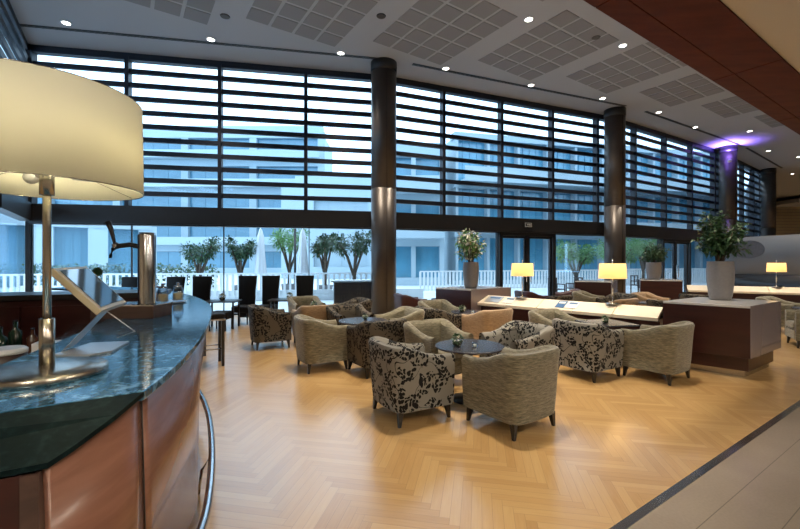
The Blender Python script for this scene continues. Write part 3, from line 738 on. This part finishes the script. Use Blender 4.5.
# beer tap
Y = 2.95
tp = thing('beer_tap', 'tall chrome beer tap column with black lever standing on the bar', 'beer tap', (-1.83, Y, 1.2))
MB().lathe([(.058, 0), (.058, .49), (.05, .512), (.0, .515)], 28, cap=False).build('column', CHROME, tp)
MB().tube([(-.05, 0, .41), (-.12, 0, .425), (-.21, 0, .415), (-.245, 0, .395), (-.262, 0, .35), (-.265, 0, .33)], [.018, .018, .017, .014, .011, .010], 10).build('spout', BLKW, tp)
MB().tube([(-.225, -.005, .42), (-.235, -.01, .47), (-.25, -.015, .54), (-.27, -.02, .59)], [.009, .012, .017, .020], 10).build('lever', BLKW, tp)
MB().lathe([(.02, .395), (.024, .42), (.02, .44)], 12, Matrix.Translation((-.225, 0, 0))).build('lever_collar', CHROME, tp)
dt = thing('drip_tray', 'long low metal drip tray box under the beer tap', 'drip tray', (-1.93, 2.98, 1.10), 0)
MB().box((-.02, 0, .045), (.44, .24, .09)).build('tray_box', DECKW, dt, .004)
g = MB(); g.box((-.02, 0, .094), (.45, .25, .008)); 
for i in range(12): g.box((-.2+i*.033, 0, .099), (.012, .2, .004))
g.build('grille', CHROME, dt)
# jars of snacks on a tray
ty = tag(MB().lathe([(.16, 0), (.19, .012), (.185, .014), (.15, .005)], 28).build('round_tray', SILVER, loc=(-2.30, 4.0, 1.10)), 'round silver tray under the snack jars on the bar', 'tray')
jr = thing('snack_jar', 'x', 'jar')
MB().lathe([(.045, 0), (.05, .01), (.05, .11), (.035, .135), (.032, .135), (.047, .105), (.047, .01)], 20).build('glass_body', JARG, jr)
cont = MB().lathe([(.044, .008), (.044, .075), (.03, .082)], 16).build('snacks', NUTS, jr)
MB().lathe([(.036, .135), (.038, .15), (.012, .158), (.016, .178), (.004, .184)], 16).build('lid', CHROME, jr)
for i, (x, y, lb) in enumerate([(-2.28, 3.92, 'glass jar of pale nuts at the front of the snack tray'), (-2.40, 4.0, 'glass jar of orange snacks at the left of the snack tray'), (-2.22, 4.08, 'glass jar at the right back of the snack tray')]):
    o = place(jr, i > 0, (x, y, 1.112), 0, lb, 'snack jars on the bar')
    if i == 1:
        for k in bpy.data.objects:
            if k.parent == o and k.name.startswith('snacks'): k.data = k.data.copy(); k.data.materials[0] = AMBER
# items on the staff worktop
def bottle(x, y, z, h, r, mat, label, grp='bottles behind the bar'):
    h *= .72
    t = thing('bottle', label, 'bottle', (x, y, z), 0, grp)
    MB().lathe([(r*.95, 0), (r, .01), (r, h*.6), (r*.35, h*.75), (r*.32, h*.95)], 16).build('glass_body', mat, t)
    MB().lathe([(r*.38, h*.95), (r*.38, h)], 12).build('cap', BLK, t)
GREENG = plain('dark bottle glass', (.01, .03, .02), .08); BROWNG = plain('brown bottle glass', (.06, .02, .01), .08)
bottle(-2.55, 2.6, .9, .26, .036, GREENG, 'dark bottle behind the bar nearest the lamp pole'); bottle(-2.45, 2.72, .9, .22, .032, BROWNG, 'short brown bottle between the dark bottles behind the bar')
bottle(-2.62, 2.78, .9, .28, .036, GREENG, 'taller dark bottle at the back behind the bar'); bottle(-2.72, 2.62, .9, .24, .034, BROWNG, 'brown bottle at the left end of the group behind the bar')
cn = thing('white_canister', 'low round white canister on the worktop behind the bar', 'container', (-2.2, 2.28, .9))
MB().lathe([(.085, 0), (.09, .01), (.09, .09)], 24).build('body', DECKW, cn); MB().lathe([(.093, .09), (.093, .11), (.08, .12)], 24).build('lid', PLASTIC, cn)
bx_ = tag(MB().box((0, 0, .04), (.13, .1, .08)).build('tea_box', PLASTIC, None, .004, loc=(-2.3, 2.66, .9), rz=.4), 'small white box beside the bottles behind the bar', 'box')
# back bar
bb = thing('back_bar_cabinet', 'dark maroon back bar cabinet behind the left end of the bar', 'cabinet', (-3.62, 4.05, 0), .35)
MB().box((0, 0, .57), (2.2, .5, 1.14)).build('body', REDW, bb, .006); MB().box((0, 0, 1.165), (2.3, .56, .05)).build('top', BLKW, bb, .004)
for i in range(4): d_ = MB().box((-.825+i*.55, -.26, .56), (.53, .02, 1.04)).build('door', REDW, bb, .003); MB().tube([(-.62+i*.55, -.285, .5), (-.62+i*.55, -.285, .7)], .006, 6).build('handle', CHROME, d_)
wr = thing('back_bar_shelf', 'dark shelf unit at the left behind the lamp base', 'cabinet', (-3.25, 2.55, 0), math.radians(-60))
MB().box((0, 0, .55), (1.3, .3, 1.1)).build('body', BLKW, wr, .006); MB().box((0, -.0, 1.12), (1.34, .34, .04)).build('top', REDW, wr, .004)
# desk lamp/plant silhouette near the display
pl_ = thing('potted_topiary', 'small dark round topiary behind the tilted display', 'plant', (-2.93, 3.95, 1.19))
MB().lathe([(.04, 0), (.055, .08), (.05, .08)], 16).build('pot', BLKW, pl_); MB().tube([(0, 0, .07), (0, 0, .18)], .006).build('stem', BARK, pl_)
random.seed(3); lf = MB()
for i in range(350):
    d = Vector((random.gauss(0, 1), random.gauss(0, 1), random.gauss(0, 1))).normalized(); lf.leaf(Vector((0, 0, .22))+d*.025*random.uniform(.4, 1), d, .03, .018)
lf.build('foliage', LEAF, pl_)

# ------------------------------------------------------------------ unit cabinets with sloping display counters
WD = Vector((-.697, .717, 0)); WP = Vector((.717, .697, 0))
def pgram(o0, a, la, b, lb): p0 = Vector((*o0, 0)); return [tuple(p[:2]) for p in (p0, p0+a*la, p0+a*la+b*lb, p0+b*lb)]
def box_unit(c, wdir, udir, wl, ul, label, grp, zt=.94):
    t = thing('planter_cabinet', label, 'cabinet', (0, 0, 0), 0, grp)
    c3 = Vector((*c, 0))
    bd = MB().prism(pgram(c, wdir, wl, udir, ul), .27, zt-.03).build('body', REDW, t, .004)
    in_ = c3+wdir*.05+udir*.12
    MB().prism(pgram(in_[:2], wdir, wl-.1, udir, ul-.24), .08, .27).build('plinth', REDW, t)
    in_ = c3+wdir*.09+udir*.14
    MB().prism(pgram(in_[:2], wdir, wl-.18, udir, ul-.28), 0, .08).build('kick_base', NICKEL, t)
    in_ = c3+wdir*.004+udir*.004
    MB().prism(pgram(in_[:2], wdir, wl-.008, udir, ul-.008), zt-.03, zt).build('stone_top', WSTONE, t, .003)
    ep_ = c3-wdir*.006
    MB().prism(pgram(ep_[:2], wdir, .006, udir, ul), .27, zt-.0).build('end_panel', SILVERW, t)
    return t
SILVERW = plain('satin mauve laminate', (.20, .16, .17), .22, 0, .7, coat=.4)
def counter_unit(s, wdir, pdir, ln, label, boards=5, both=True):
    t = thing('display_counter', label, 'counter')
    s3 = Vector((*s, 0)); D = .62
    in_ = s3+pdir*.1; MB().prism(pgram(in_[:2], wdir, ln, pdir, D-.2), 0, .6).build('base_panel', REDW, t)
    bw = ln/boards
    for i in range(boards):
        a = s3+wdir*(bw*i+.006); b = s3+wdir*(bw*(i+1)-.006)
        m = MB()
        for q0, q1, z0, z1 in ((0, D*.5, .66, .80), (D, D*.5, .66, .80)):
            P = [a+pdir*q0+Vector((0, 0, z0)), b+pdir*q0+Vector((0, 0, z0)), b+pdir*q1+Vector((0, 0, z1)), a+pdir*q1+Vector((0, 0, z1))]
            k = Vector((0, 0, -.05)); vs = P+[p+k for p in P]
            m.add([v[:] for v in vs], [(0, 1, 2, 3), (7, 6, 5, 4), (0, 4, 5, 1), (1, 5, 6, 2), (2, 6, 7, 3), (3, 7, 4, 0)])
        m.build('sloping_board', LIGHTW, t)
    j = MB(); 
    for i in range(1, boards): p = s3+wdir*(bw*i)+pdir*.3; j.box((p.x, p.y, .74), (.03, .5, .02), math.atan2(-wdir.x, wdir.y))
    MB().prism(pgram((s3+pdir*.04)[:2], wdir, ln, pdir, D-.08), .6, .63).build('under_tray', REDW, t)
    return t
UU = U.copy()
box_unit((4.44, 5.17), WD, UU, .96, 1.25, 'dark red planter cabinet carrying the largest plant, nearest on the right', 'planter cabinets')
counter_unit((3.86, 6.10), WD, WP, 3.25, 'long counter with sloping pale boards left of the nearest planter cabinet')
box_unit((1.45, 8.33), WD, UU, .95, 1.2, 'dark red planter cabinet under the white flowers beyond the near counter', 'planter cabinets')
WD2 = Vector((-.87, .493, 0)); WP2 = Vector((.493, .87, 0))
counter_unit((12.7, 9.9), WD2, WP2, 4.7, 'farther counter with sloping pale boards, running to the right edge')
box_unit((8.55, 12.35), WD2, Vector((.493, .87, 0)), 1.1, 1.3, 'dark red planter cabinet under the small plant by the second door', 'planter cabinets')
box_unit((6.0, 11.6), WD2, Vector((.6, .8, 0)), .95, 1.0, 'dark cabinet standing alone by the glass left of the second column', 'planter cabinets')
def counter_pt(s, wdir, pdir, t, q, z): p = Vector((*s, 0))+wdir*t+pdir*q; return (p.x, p.y, z)
s1 = (3.86, 6.10)
l1 = table_lamp(1, False, 'lit yellow table lamp on the near counter in front of the second column', counter_pt(s1, WD, WP, .74, .31, .795), 'lit table lamps on the counters')
l2 = place(l1, True, counter_pt(s1, WD, WP, 2.40, .31, .795), 0, 'lit yellow table lamp on the near counter in front of the glass door')
s2 = (12.7, 9.9)
l3 = place(l1, True, counter_pt(s2, WD2, WP2, 2.62, .31, .795), 0, 'lit yellow table lamp on the farther counter at the right edge')
# magazines on the sloping boards
def magazine(t, q, mat, label, ang=0, w=.22, l=.3):
    tg = thing('magazine', label, 'magazine', (0, 0, 0), 0, 'magazines on the near counter')
    sl = math.atan2(.14, .31); p = Vector(counter_pt(s1, WD, WP, t, q, .66+.14*q/.31+.004))
    up = (WP*math.cos(sl)+Vector((0, 0, math.sin(sl)))).normalized(); sd = WD; n_ = sd.cross(up)
    if n_.z < 0: n_ = -n_
    P = [p-sd*w/2-up*l/2*.8, p+sd*w/2-up*l/2*.8, p+sd*w/2+up*l/2*.8, p-sd*w/2+up*l/2*.8]
    slab(P, n_, 0, .006).build('cover', mat, tg)
    slab([p-sd*w*.35+up*.02, p+sd*w*.35+up*.02, p+sd*w*.35+up*.08, p-sd*w*.35+up*.08], n_, .0065, .008).build('cover_picture', PAPERW if mat is PAPERB else PAPERB, tg)
magazine(2.95, .17, SILVER, 'grey newspaper lying at the left end of the near counter', w=.34)
magazine(2.6, .17, PAPERW, 'white magazine beside the grey newspaper on the near counter')
magazine(1.55, .17, PAPERB, 'blue magazine in the middle of the near counter', w=.16)
magazine(1.35, .17, PAPERW, 'white magazine right of the blue magazine on the near counter', w=.2)

def plant(x, y, z, s, vh, vr, fr, fh, seed, label, flowers=False, dens=1.0):
    random.seed(seed)
    t = thing('potted_plant', label, 'plant', (x, y, z))
    m = MB(); prof = [(vr*.72, 0), (vr*.85, vh*.12), (vr*.98, vh*.5), (vr, vh*.75), (vr*.95, vh*.97), (vr*.97, vh), (vr*.86, vh), (vr*.84, vh*.9)]
    m.lathe(prof, 32); m.build('vase', VASE, t)
    MB().lathe([(vr*.85, vh*.9), (vr*.3, vh*.93)], 20).build('soil', BARK, t)
    st = MB(); lf = MB(); fl = MB()
    for k in range(int(26*dens)):
        a = random.uniform(0, 2*PI); rr = fr*math.sqrt(random.uniform(.02, 1)); zz = vh+fh*random.uniform(.25, 1)*(1-.35*(rr/fr)**2)
        e = Vector((math.cos(a)*rr, math.sin(a)*rr, zz)); m_ = Vector((e.x*.35, e.y*.35, vh+(zz-vh)*.55))
        st.tube([(random.uniform(-.3, .3)*vr, random.uniform(-.3, .3)*vr, vh*.9), m_, e], [.007, .005, .003], 5)
        for i in range(34):
            q = random.uniform(.35, 1.0); p = m_.lerp(e, (q-.35)/.65) if q > .35 else m_
            d = Vector((random.gauss(0, 1), random.gauss(0, 1), random.gauss(.2, .8)))
            p = p+d.normalized()*random.uniform(0, fr*.16)
            (fl if flowers and random.random() < .42 else lf).leaf(p, d, random.uniform(.075, .12)*s, .055*s)
    st.build('stems', BARK, t); lf.build('foliage', LEAF if not flowers else LEAFL, t)
    if flowers: fl.build('blossoms', PETAL, t)
plant(4.75, 6.05, .94, .9, .57, .17, .33, .88, 21, 'largest leafy green plant in a grey vase on the nearest cabinet', dens=1.5)
plant(1.52, 8.75, .94, .95, .56, .17, .34, .82, 22, 'white flowering plant in a tall vase at the left end of the near counter', True, 1.2)
plant(8.05, 12.95, .94, 1.1, .55, .22, .40, .62, 23, 'small leafy plant in a vase on the cabinet by the second door', dens=.8)

# grey curved partition with oval
pt_ = []
for i in range(13):
    t = i/12; a = Vector((15.2, 19.3)).lerp(Vector((17.6, 12.9)), t); b = Vector((.937, .351))*(.0*math.sin(PI*t)); pt_.append((a.x+b.x, a.y+b.y))
pr_ = thing('curved_partition', 'grey curved partition screen with a dark oval at the far right', 'partition')
MB().prism(pt_+offset(pt_, -.12)[::-1], .95, 2.62, True).build('upper_panel', GREYW, pr_); MB().prism(pt_+offset(pt_, -.14)[::-1], 0, .95, True).build('dark_base', BLKW, pr_)
ov = MB(); oc = Vector((15.62, 18.2, 2.06)); dd = Vector((.351, -.936, 0)).normalized()
vs = []
n_ = 32
for k in (.115, .14):
    for i in range(n_):
        a = 2*PI*i/n_; p = oc+dd*(.62*math.cos(a))+Vector((0, 0, .40*math.sin(a)))-Vector((.936, .351, 0))*k; vs.append(p[:])
ov.add(vs, [tuple(range(n_, 2*n_))[::-1], tuple(range(n_))]+[(i, (i+1) % n_, n_+(i+1) % n_, n_+i) for i in range(n_)]); ov.build('oval_emblem', OVALM, pr_)

# ------------------------------------------------------------------ armchairs
def make_armchair(mat, name='tub_armchair', wing=0):
    t = thing(name, 'x', 'armchair')
    hw, hd = .31, .31
    path = []; 
    def arc(cx, cy, r, a0, a1, n):
        return [(cx+r*math.cos(a0+(a1-a0)*i/n), cy+r*math.sin(a0+(a1-a0)*i/n)) for i in range(n+1)]
    r = .10
    path = [(-hw, hd), (-hw, hd*.5), (-hw, 0), (-hw, -hd*.4)]+arc(-hw+r, -hd+r, r, PI, 1.5*PI, 5)+[(-.1, -hd-.012), (0, -hd-.015), (.1, -hd-.012)]+arc(hw-r, -hd+r, r, 1.5*PI, 2*PI, 5)+[(hw, -hd*.4), (hw, 0), (hw, hd*.5), (hw, hd)]
    m = MB(); ncs = None; vs = []
    n = len(path)
    for i, (x, y) in enumerate(path):
        a = Vector(path[max(i-1, 0)]); b = Vector(path[min(i+1, n-1)]); tt = (b-a).normalized(); nn = Vector((tt.y, -tt.x))   # outward
        if nn.dot(Vector((x, y))) < 0: nn = -nn
        f = min(1, max(0, (.14-y)/.40)); f = f*f*(3-2*f); top = .615+.115*f; th = .10+.0*f
        fl = .022+.018*f
        cs = [(0, .12), (.006, .3), (fl*.7, top-.12), (fl, top-.035), (fl-.015, top-.006), (fl-.05, top+.006), (fl-.085, top-.008), (-th+fl*.4, top-.05), (-th+.01, top-.16), (-th, .36), (-th, .14)]
        cs[0] = (-.01, .13)
        for o_, z in cs: p = Vector((x, y))+nn*o_; vs.append((p.x, p.y, z))
    k = 11; fs = []
    for i in range(n-1):
        for j in range(k-1): fs.append((i*k+j, i*k+j+1, (i+1)*k+j+1, (i+1)*k+j))
        fs.append((i*k+k-1, i*k, (i+1)*k, (i+1)*k+k-1))
    fs.append(tuple(range(k))[::-1]); fs.append(tuple((n-1)*k+j for j in range(k)))
    m.add(vs, fs, True); sh = m.build('upholstered_shell', mat, t, .015)
    for a_ in (-1, 1):
        MB().tube([(a_*(hw-.1), -hd*.9, .45), (a_*(hw-.1), -hd*.9+.005, .5)], .002, 4)
    MB().box((0, .03, .22), (.44, .56, .17)).build('seat_base', mat, t, .02)
    MB().box((0, .05, .37), (.415, .54, .13)).build('seat_cushion', mat, t, .035, seg=3)
    for (x, y) in ((-.26, .26), (.26, .26), (-.26, -.25), (.26, -.25)):
        l = MB(); s_ = .026
        vs = [(x+dx*s_, y+dy*s_, .135) for dx, dy in ((-1,-1),(1,-1),(1,1),(-1,1))]+[(x*1.06+dx*.012, y*1.06+dy*.012, 0) for dx, dy in ((-1,-1),(1,-1),(1,1),(-1,1))]
        l.add(vs, [(0, 1, 2, 3), (7, 6, 5, 4), (0, 4, 5, 1), (1, 5, 6, 2), (2, 6, 7, 3), (3, 7, 4, 0)]); l.build('leg', BLKW, t)
    return t
protos = {}; used = {}
def armchair(kind, x, y, face, label, group):
    mat = {'floral': FLOR, 'umber': FLORD, 'beige': CHEN, 'tan': CHENG, 'maroon': MAROON}[kind]
    if kind not in protos: protos[kind] = make_armchair(mat); used[kind] = False
    o = place(protos[kind], used[kind], (x, y, 0), math.radians(face-90), label, group); used[kind] = True
    return o
def tea_table(x, y, r, label, square=False, rz=0, z=.59):
    t = thing('tea_table', label, 'table', (x, y, 0), math.radians(rz), 'low tables between the armchairs')
    if square: MB().box((0, 0, z-.012), (r*2, r*2, .024)).build('tabletop', TABLET, t, .004)
    else: MB().lathe([(r-.012, z-.025), (r, z-.018), (r, z-.006), (r-.006, z)], 40).build('tabletop', TABLET, t)
    MB().tube([(0, 0, .02), (0, 0, z-.025)], .035, 14).build('column', BLKW, t)
    MB().lathe([(.20, 0), (.20, .012), (.05, .03)], 28).build('base', BLKW, t)
    return t
def posy(x, y, z, label, s=1, col=None):
    t = thing('posy_bowl', label, 'centrepiece', (x, y, z), 0, 'small table centrepieces')
    random.seed(int(x*100)+5); MB().lathe([(.03*s, 0), (.045*s, .02*s), (.04*s, .05*s)], 16).build('bowl', BLKW, t)
    lf = MB(); f2 = MB()
    for i in range(110):
        d = Vector((random.gauss(0, 1), random.gauss(0, 1), random.gauss(.3, 1))).normalized(); (lf if random.random() < .7 else f2).leaf(Vector((0, 0, .07*s))+d*.035*s, d, .035*s, .025*s)
    lf.build('foliage', LEAF, t); f2.build('blossoms', PETAL, t)
def votive(x, y, z, label):
    t = thing('glass_votive', label, 'candle holder', (x, y, z), 0, 'glass candle holders')
    MB().lathe([(.025, 0), (.035, .02), (.03, .055), (.027, .055), (.03, .02)], 16).build('glass_body', JARG, t)
    MB().lathe([(.02, .006), (.02, .03)], 12).build('candle', PETAL, t)
g = 'armchairs at the nearest round table'
armchair('floral', .10, 4.06, 28, 'leaf print armchair nearest the camera, left of the nearest round table', g)
armchair('beige', 1.03, 3.80, 125, 'beige armchair seen from behind, nearest in the foreground', g)
armchair('beige', .47, 5.15, -58, 'beige armchair behind the left side of the nearest round table', g)
armchair('floral', 1.42, 4.98, 208, 'leaf print armchair behind the right side of the nearest round table', g)
tea_table(.76, 4.46, .375, 'nearest low round table with blue grey top'); posy(.62, 4.42, .59, 'small dark posy on the nearest round table', 1.1); votive(.80, 4.36, .59, 'small glass candle holder on the nearest round table')
g = 'armchairs at the table before the near counter'
armchair('floral', 2.49, 5.44, 32, 'leaf print armchair in front of the near counter, left of the square table', g)
armchair('beige', 3.35, 5.33, 125, 'beige armchair standing just left of the nearest planter cabinet', g)
armchair('beige', 2.45, 6.35, -58, 'beige armchair behind the leaf print one before the near counter', g)
tea_table(3.04, 6.02, .31, 'low square table in front of the near counter', True, 10, .61); posy(2.98, 5.92, .61, 'small posy on the square table', .9)
g = 'armchairs at the middle table'
armchair('umber', .68, 7.05, 28, 'dark leaf print armchair behind the nearest table group', g)
armchair('tan', 1.45, 6.85, 125, 'golden tan armchair left of the long near counter', g)
armchair('beige', .78, 8.0, -58, 'beige armchair behind the dark leaf print one, before the white flowers', g)
tea_table(1.24, 7.52, .30, 'low round table half hidden behind the golden tan armchair'); posy(1.12, 7.35, .59, 'posy on the table behind the golden tan armchair', 1.1); votive(1.3, 7.3, .59, 'glass candle holder behind the golden tan armchair')
g = 'armchairs at the table beside the column'
armchair('beige', -1.12, 5.83, 28, 'beige armchair alone at the left, seen from behind, near the bar', g)
armchair('umber', -.33, 5.62, 122, 'dark leaf print armchair right of the left beige armchair', g)
armchair('umber', -.88, 7.14, -58, 'dark leaf print armchair behind the left blue grey table', g)
armchair('beige', -.02, 6.72, 208, 'beige armchair in front of the nearest column base', g)
tea_table(-.58, 6.38, .38, 'low round blue grey table between the left armchairs'); posy(-.55, 6.45, .59, 'tiny posy on the left blue grey table', .7)
g = 'armchairs at the farthest left table'
armchair('umber', -2.32, 7.28, 28, 'leftmost dark leaf print armchair near the bar stools', g)
armchair('tan', -1.58, 7.5, 122, 'golden tan armchair right of the leftmost leaf print armchair', g)
armchair('beige', -2.05, 8.92, -58, 'small beige armchair behind the leftmost leaf print armchair', g)
armchair('umber', -1.0, 8.52, 208, 'dark leaf print armchair before the slatted cabinet', g)
tea_table(-1.72, 8.2, .33, 'low round table at the farthest left group')
posy(-1.72, 8.15, .59, 'green posy on the farthest left low table', 1.1)
g = 'armchairs between the two counters'
for kd, x, y, fc, lb in [('umber', 5.5, 8.3, 30, 'dark leaf print armchair between the counters, right of the second lamp'), ('tan', 4.66, 8.78, 125, 'golden armchair just behind the lit lamp on the near counter'),
        ('umber', 5.2, 9.8, 200, 'dark leaf print armchair in front of the lone dark cabinet'), ('beige', 6.6, 8.75, 125, 'beige armchair left of the largest vase'),
        ('umber', 7.2, 9.8, 30, 'dark leaf print armchair before the farther counter'), ('tan', 6.2, 10.1, -60, 'golden armchair before the small plant cabinet'), ('beige', 4.9, 10.6, -40, 'far beige armchair next to the second column'),
        ('umber', 3.6, 9.6, 120, 'dark leaf print armchair behind the middle of the near counter'), ('beige', 7.3, 7.2, 150, 'beige armchair right behind the nearest planter cabinet'),
        ('umber', 8.4, 7.35, 128, 'leaf print armchair at the right edge beside the nearest planter cabinet'), ('umber', 9.2, 8.7, 30, 'dark leaf print armchair farther along the right edge'), ('beige', 8.2, 8.8, -60, 'beige armchair below the farther lamp')]:
    armchair(kd, x, y, fc, lb, g)
tea_table(5.7, 9.2, .35, 'low round table among the armchairs between the counters'); tea_table(8.2, 8.05, .35, 'low round table right of the nearest planter cabinet')
g = 'maroon chairs by the middle glazing'
for x, y, fc, lb in [(.25, 9.9, 20, 'maroon leather armchair beside the nearest column'), (2.1, 10.6, 160, 'dark armchair right of the white flowers'), (3.5, 10.9, 20, 'dark armchair behind the lamp before the glass door'), (4.75, 11.6, 160, 'dark armchair at the right side of the glass door')]:
    armchair('maroon', x, y, fc, lb, g)
tea_table(1.15, 10.1, .38, 'low table beside the maroon leather armchair'); votive(1.05, 10.0, .59, 'glass candle holder by the maroon armchair'); votive(1.25, 10.1, .59, 'second glass candle holder right of the other by the maroon armchair')

# high back chairs
hb = thing('high_back_chair', 'x', 'chair')
m = MB(); vs = []
prof = [(-.20, .02, .12), (-.20, -.01, .45), (-.205, -.03, .8), (-.225, -.075, 1.14), (-.225, -.08, 1.155)]
for w_, y, z in prof:
    for s_, dy in ((-1, 0), (0, -.012), (1, 0), (1, .075), (0, .065), (-1, .075)): vs.append((w_*-s_, -.2+y+dy-.04, z))
fs = [(k*6+i, k*6+(i+1) % 6, (k+1)*6+(i+1) % 6, (k+1)*6+i) for k in range(4) for i in range(6)]+[tuple(range(6))[::-1], tuple(24+i for i in range(6))]
m.add(vs, fs, True); m.build('backrest', BLK, hb, .01)
MB().box((0, .04, .36), (.42, .44, .16)).build('seat', BLK, hb, .03)
for x, y in ((-.17, .22), (.17, .22), (-.17, -.18), (.17, -.18)): MB().tube([(x, y, .3), (x*1.02, y*1.05, 0)], [.024, .016], 8).build('leg', BLKW, hb)
for i, (x, y, fc, lb) in enumerate([(-4.78, 9.6, 90, 'high back black chair just right of the bar tip'), (-3.83, 10.0, 90, 'high back black chair on the right of the first cafe table'),
        (-3.30, 10.1, 85, 'high back black chair paired closely, right one of the two'), (-2.40, 10.15, 95, 'high back black chair nearest the slatted cabinet'),
        (-5.3, 9.3, 80, 'high back black chair behind the snack jars'), (-6.25, 9.2, 85, 'high back black chair immediately left of the beer tap'),
        (-4.45, 8.75, 265, 'high back black chair pushed under the first cafe table')]):
    if i == 6: continue
    place(hb, i > 0, (x, y, 0), math.radians(fc-90+180), lb, 'high back black chairs along the glazing')
def cafe(x, y, label):
    t = thing('cafe_table', label, 'table', (x, y, 0), .1, 'cafe tables along the glazing')
    MB().box((0, 0, .61), (.72, .55, .03)).build('tabletop', BLKW, t, .004)
    for a, b in ((-.3, -.22), (.3, -.22), (.3, .22), (-.3, .22)): MB().box((a, b, .3), (.035, .035, .6)).build('leg', BLKW, t)
cafe(-4.05, 9.3, 'small black cafe table right of the bar tip'); cafe(-2.7, 9.6, 'small black cafe table in front of the slatted cabinet side')
posy(-4.05, 9.3, .625, 'small dark posy on the cafe table beside the bar tip', 1.3); posy(-2.6, 9.6, .625, 'small dark posy on the second cafe table', 1.3)
low = thing('low_stool', 'low black stool under the cafe table beside the bar tip', 'stool', (-3.95, 9.0, 0))
MB().box((0, 0, .33), (.42, .4, .16)).build('seat', BLK, low, .02)
for x, y in ((-.17, .17), (.17, .17), (-.17, -.17), (.17, -.17)): MB().tube([(x, y, .27), (x, y, 0)], .018, 8).build('leg', BLKW, low)
# bar stools
bs = thing('bar_stool', 'x', 'stool')
MB().box((0, 0, .72), (.38, .38, .07)).build('seat', BLK, bs, .015); MB().box((0, 0, .672), (.39, .39, .025)).build('seat_frame', CHROME, bs)
for x, y in ((-.16, .16), (.16, .16), (-.16, -.16), (.16, -.16)): MB().box((x, y, .33), (.04, .04, .66)).build('leg', BLKW, bs)
f = MB()
for a, b in (((-.16, -.16), (.16, -.16)), ((.16, -.16), (.16, .16)), ((.16, .16), (-.16, .16)), ((-.16, .16), (-.16, -.16))): f.tube([(*a, .25), (*b, .25)], .009, 8)
f.build('footrest', CHROME, bs)
place(bs, False, (-2.78, 5.95, 0), .55, 'black bar stool at the tip of the bar, nearer one', 'bar stools at the bar')
place(bs, True, (-3.35, 6.55, 0), .65, 'black bar stool at the tip of the bar, farther one', 'bar stools at the bar')
place(bs, True, (-4.15, 7.1, 0), .85, 'black bar stool hidden mostly behind the end of the bar', 'bar stools at the bar')
# terrace chairs outside the middle doors
tcx = thing('terrace_chair', 'x', 'chair')
MB().box((0, 0, .43), (.48, .48, .04)).build('seat', DECKW, tcx)
m = MB()
for x in (-.22, 0, .22): m.box((x, .23, .66), (.04, .03, .46))
m.box((0, .23, .88), (.5, .03, .05)); m.build('backrest', DECKW, tcx)
for x in (-.23, .23): MB().box((x, 0, .63), (.04, .48, .04)).build('armrest', DECKW, tcx)
for x, y in ((-.23, .22), (.23, .22), (-.23, -.22), (.23, -.22)): MB().box((x, y, .31), (.04, .04, .62)).build('leg', DECKW, tcx)
for i, (x, y, rz, lb) in enumerate([(6.6, 17.2, .4, 'timber terrace chair outside right of the first door'), (7.6, 17.8, -1.2, 'timber terrace chair outside beside the lone dark cabinet'), (11.8, 20.2, .3, 'timber terrace chair outside the third window bay'), (13, 20.9, -1.3, 'timber terrace chair outside near the second door')]):
    place(tcx, i > 0, (x, y, -.07), rz, lb, 'timber chairs on the terrace')
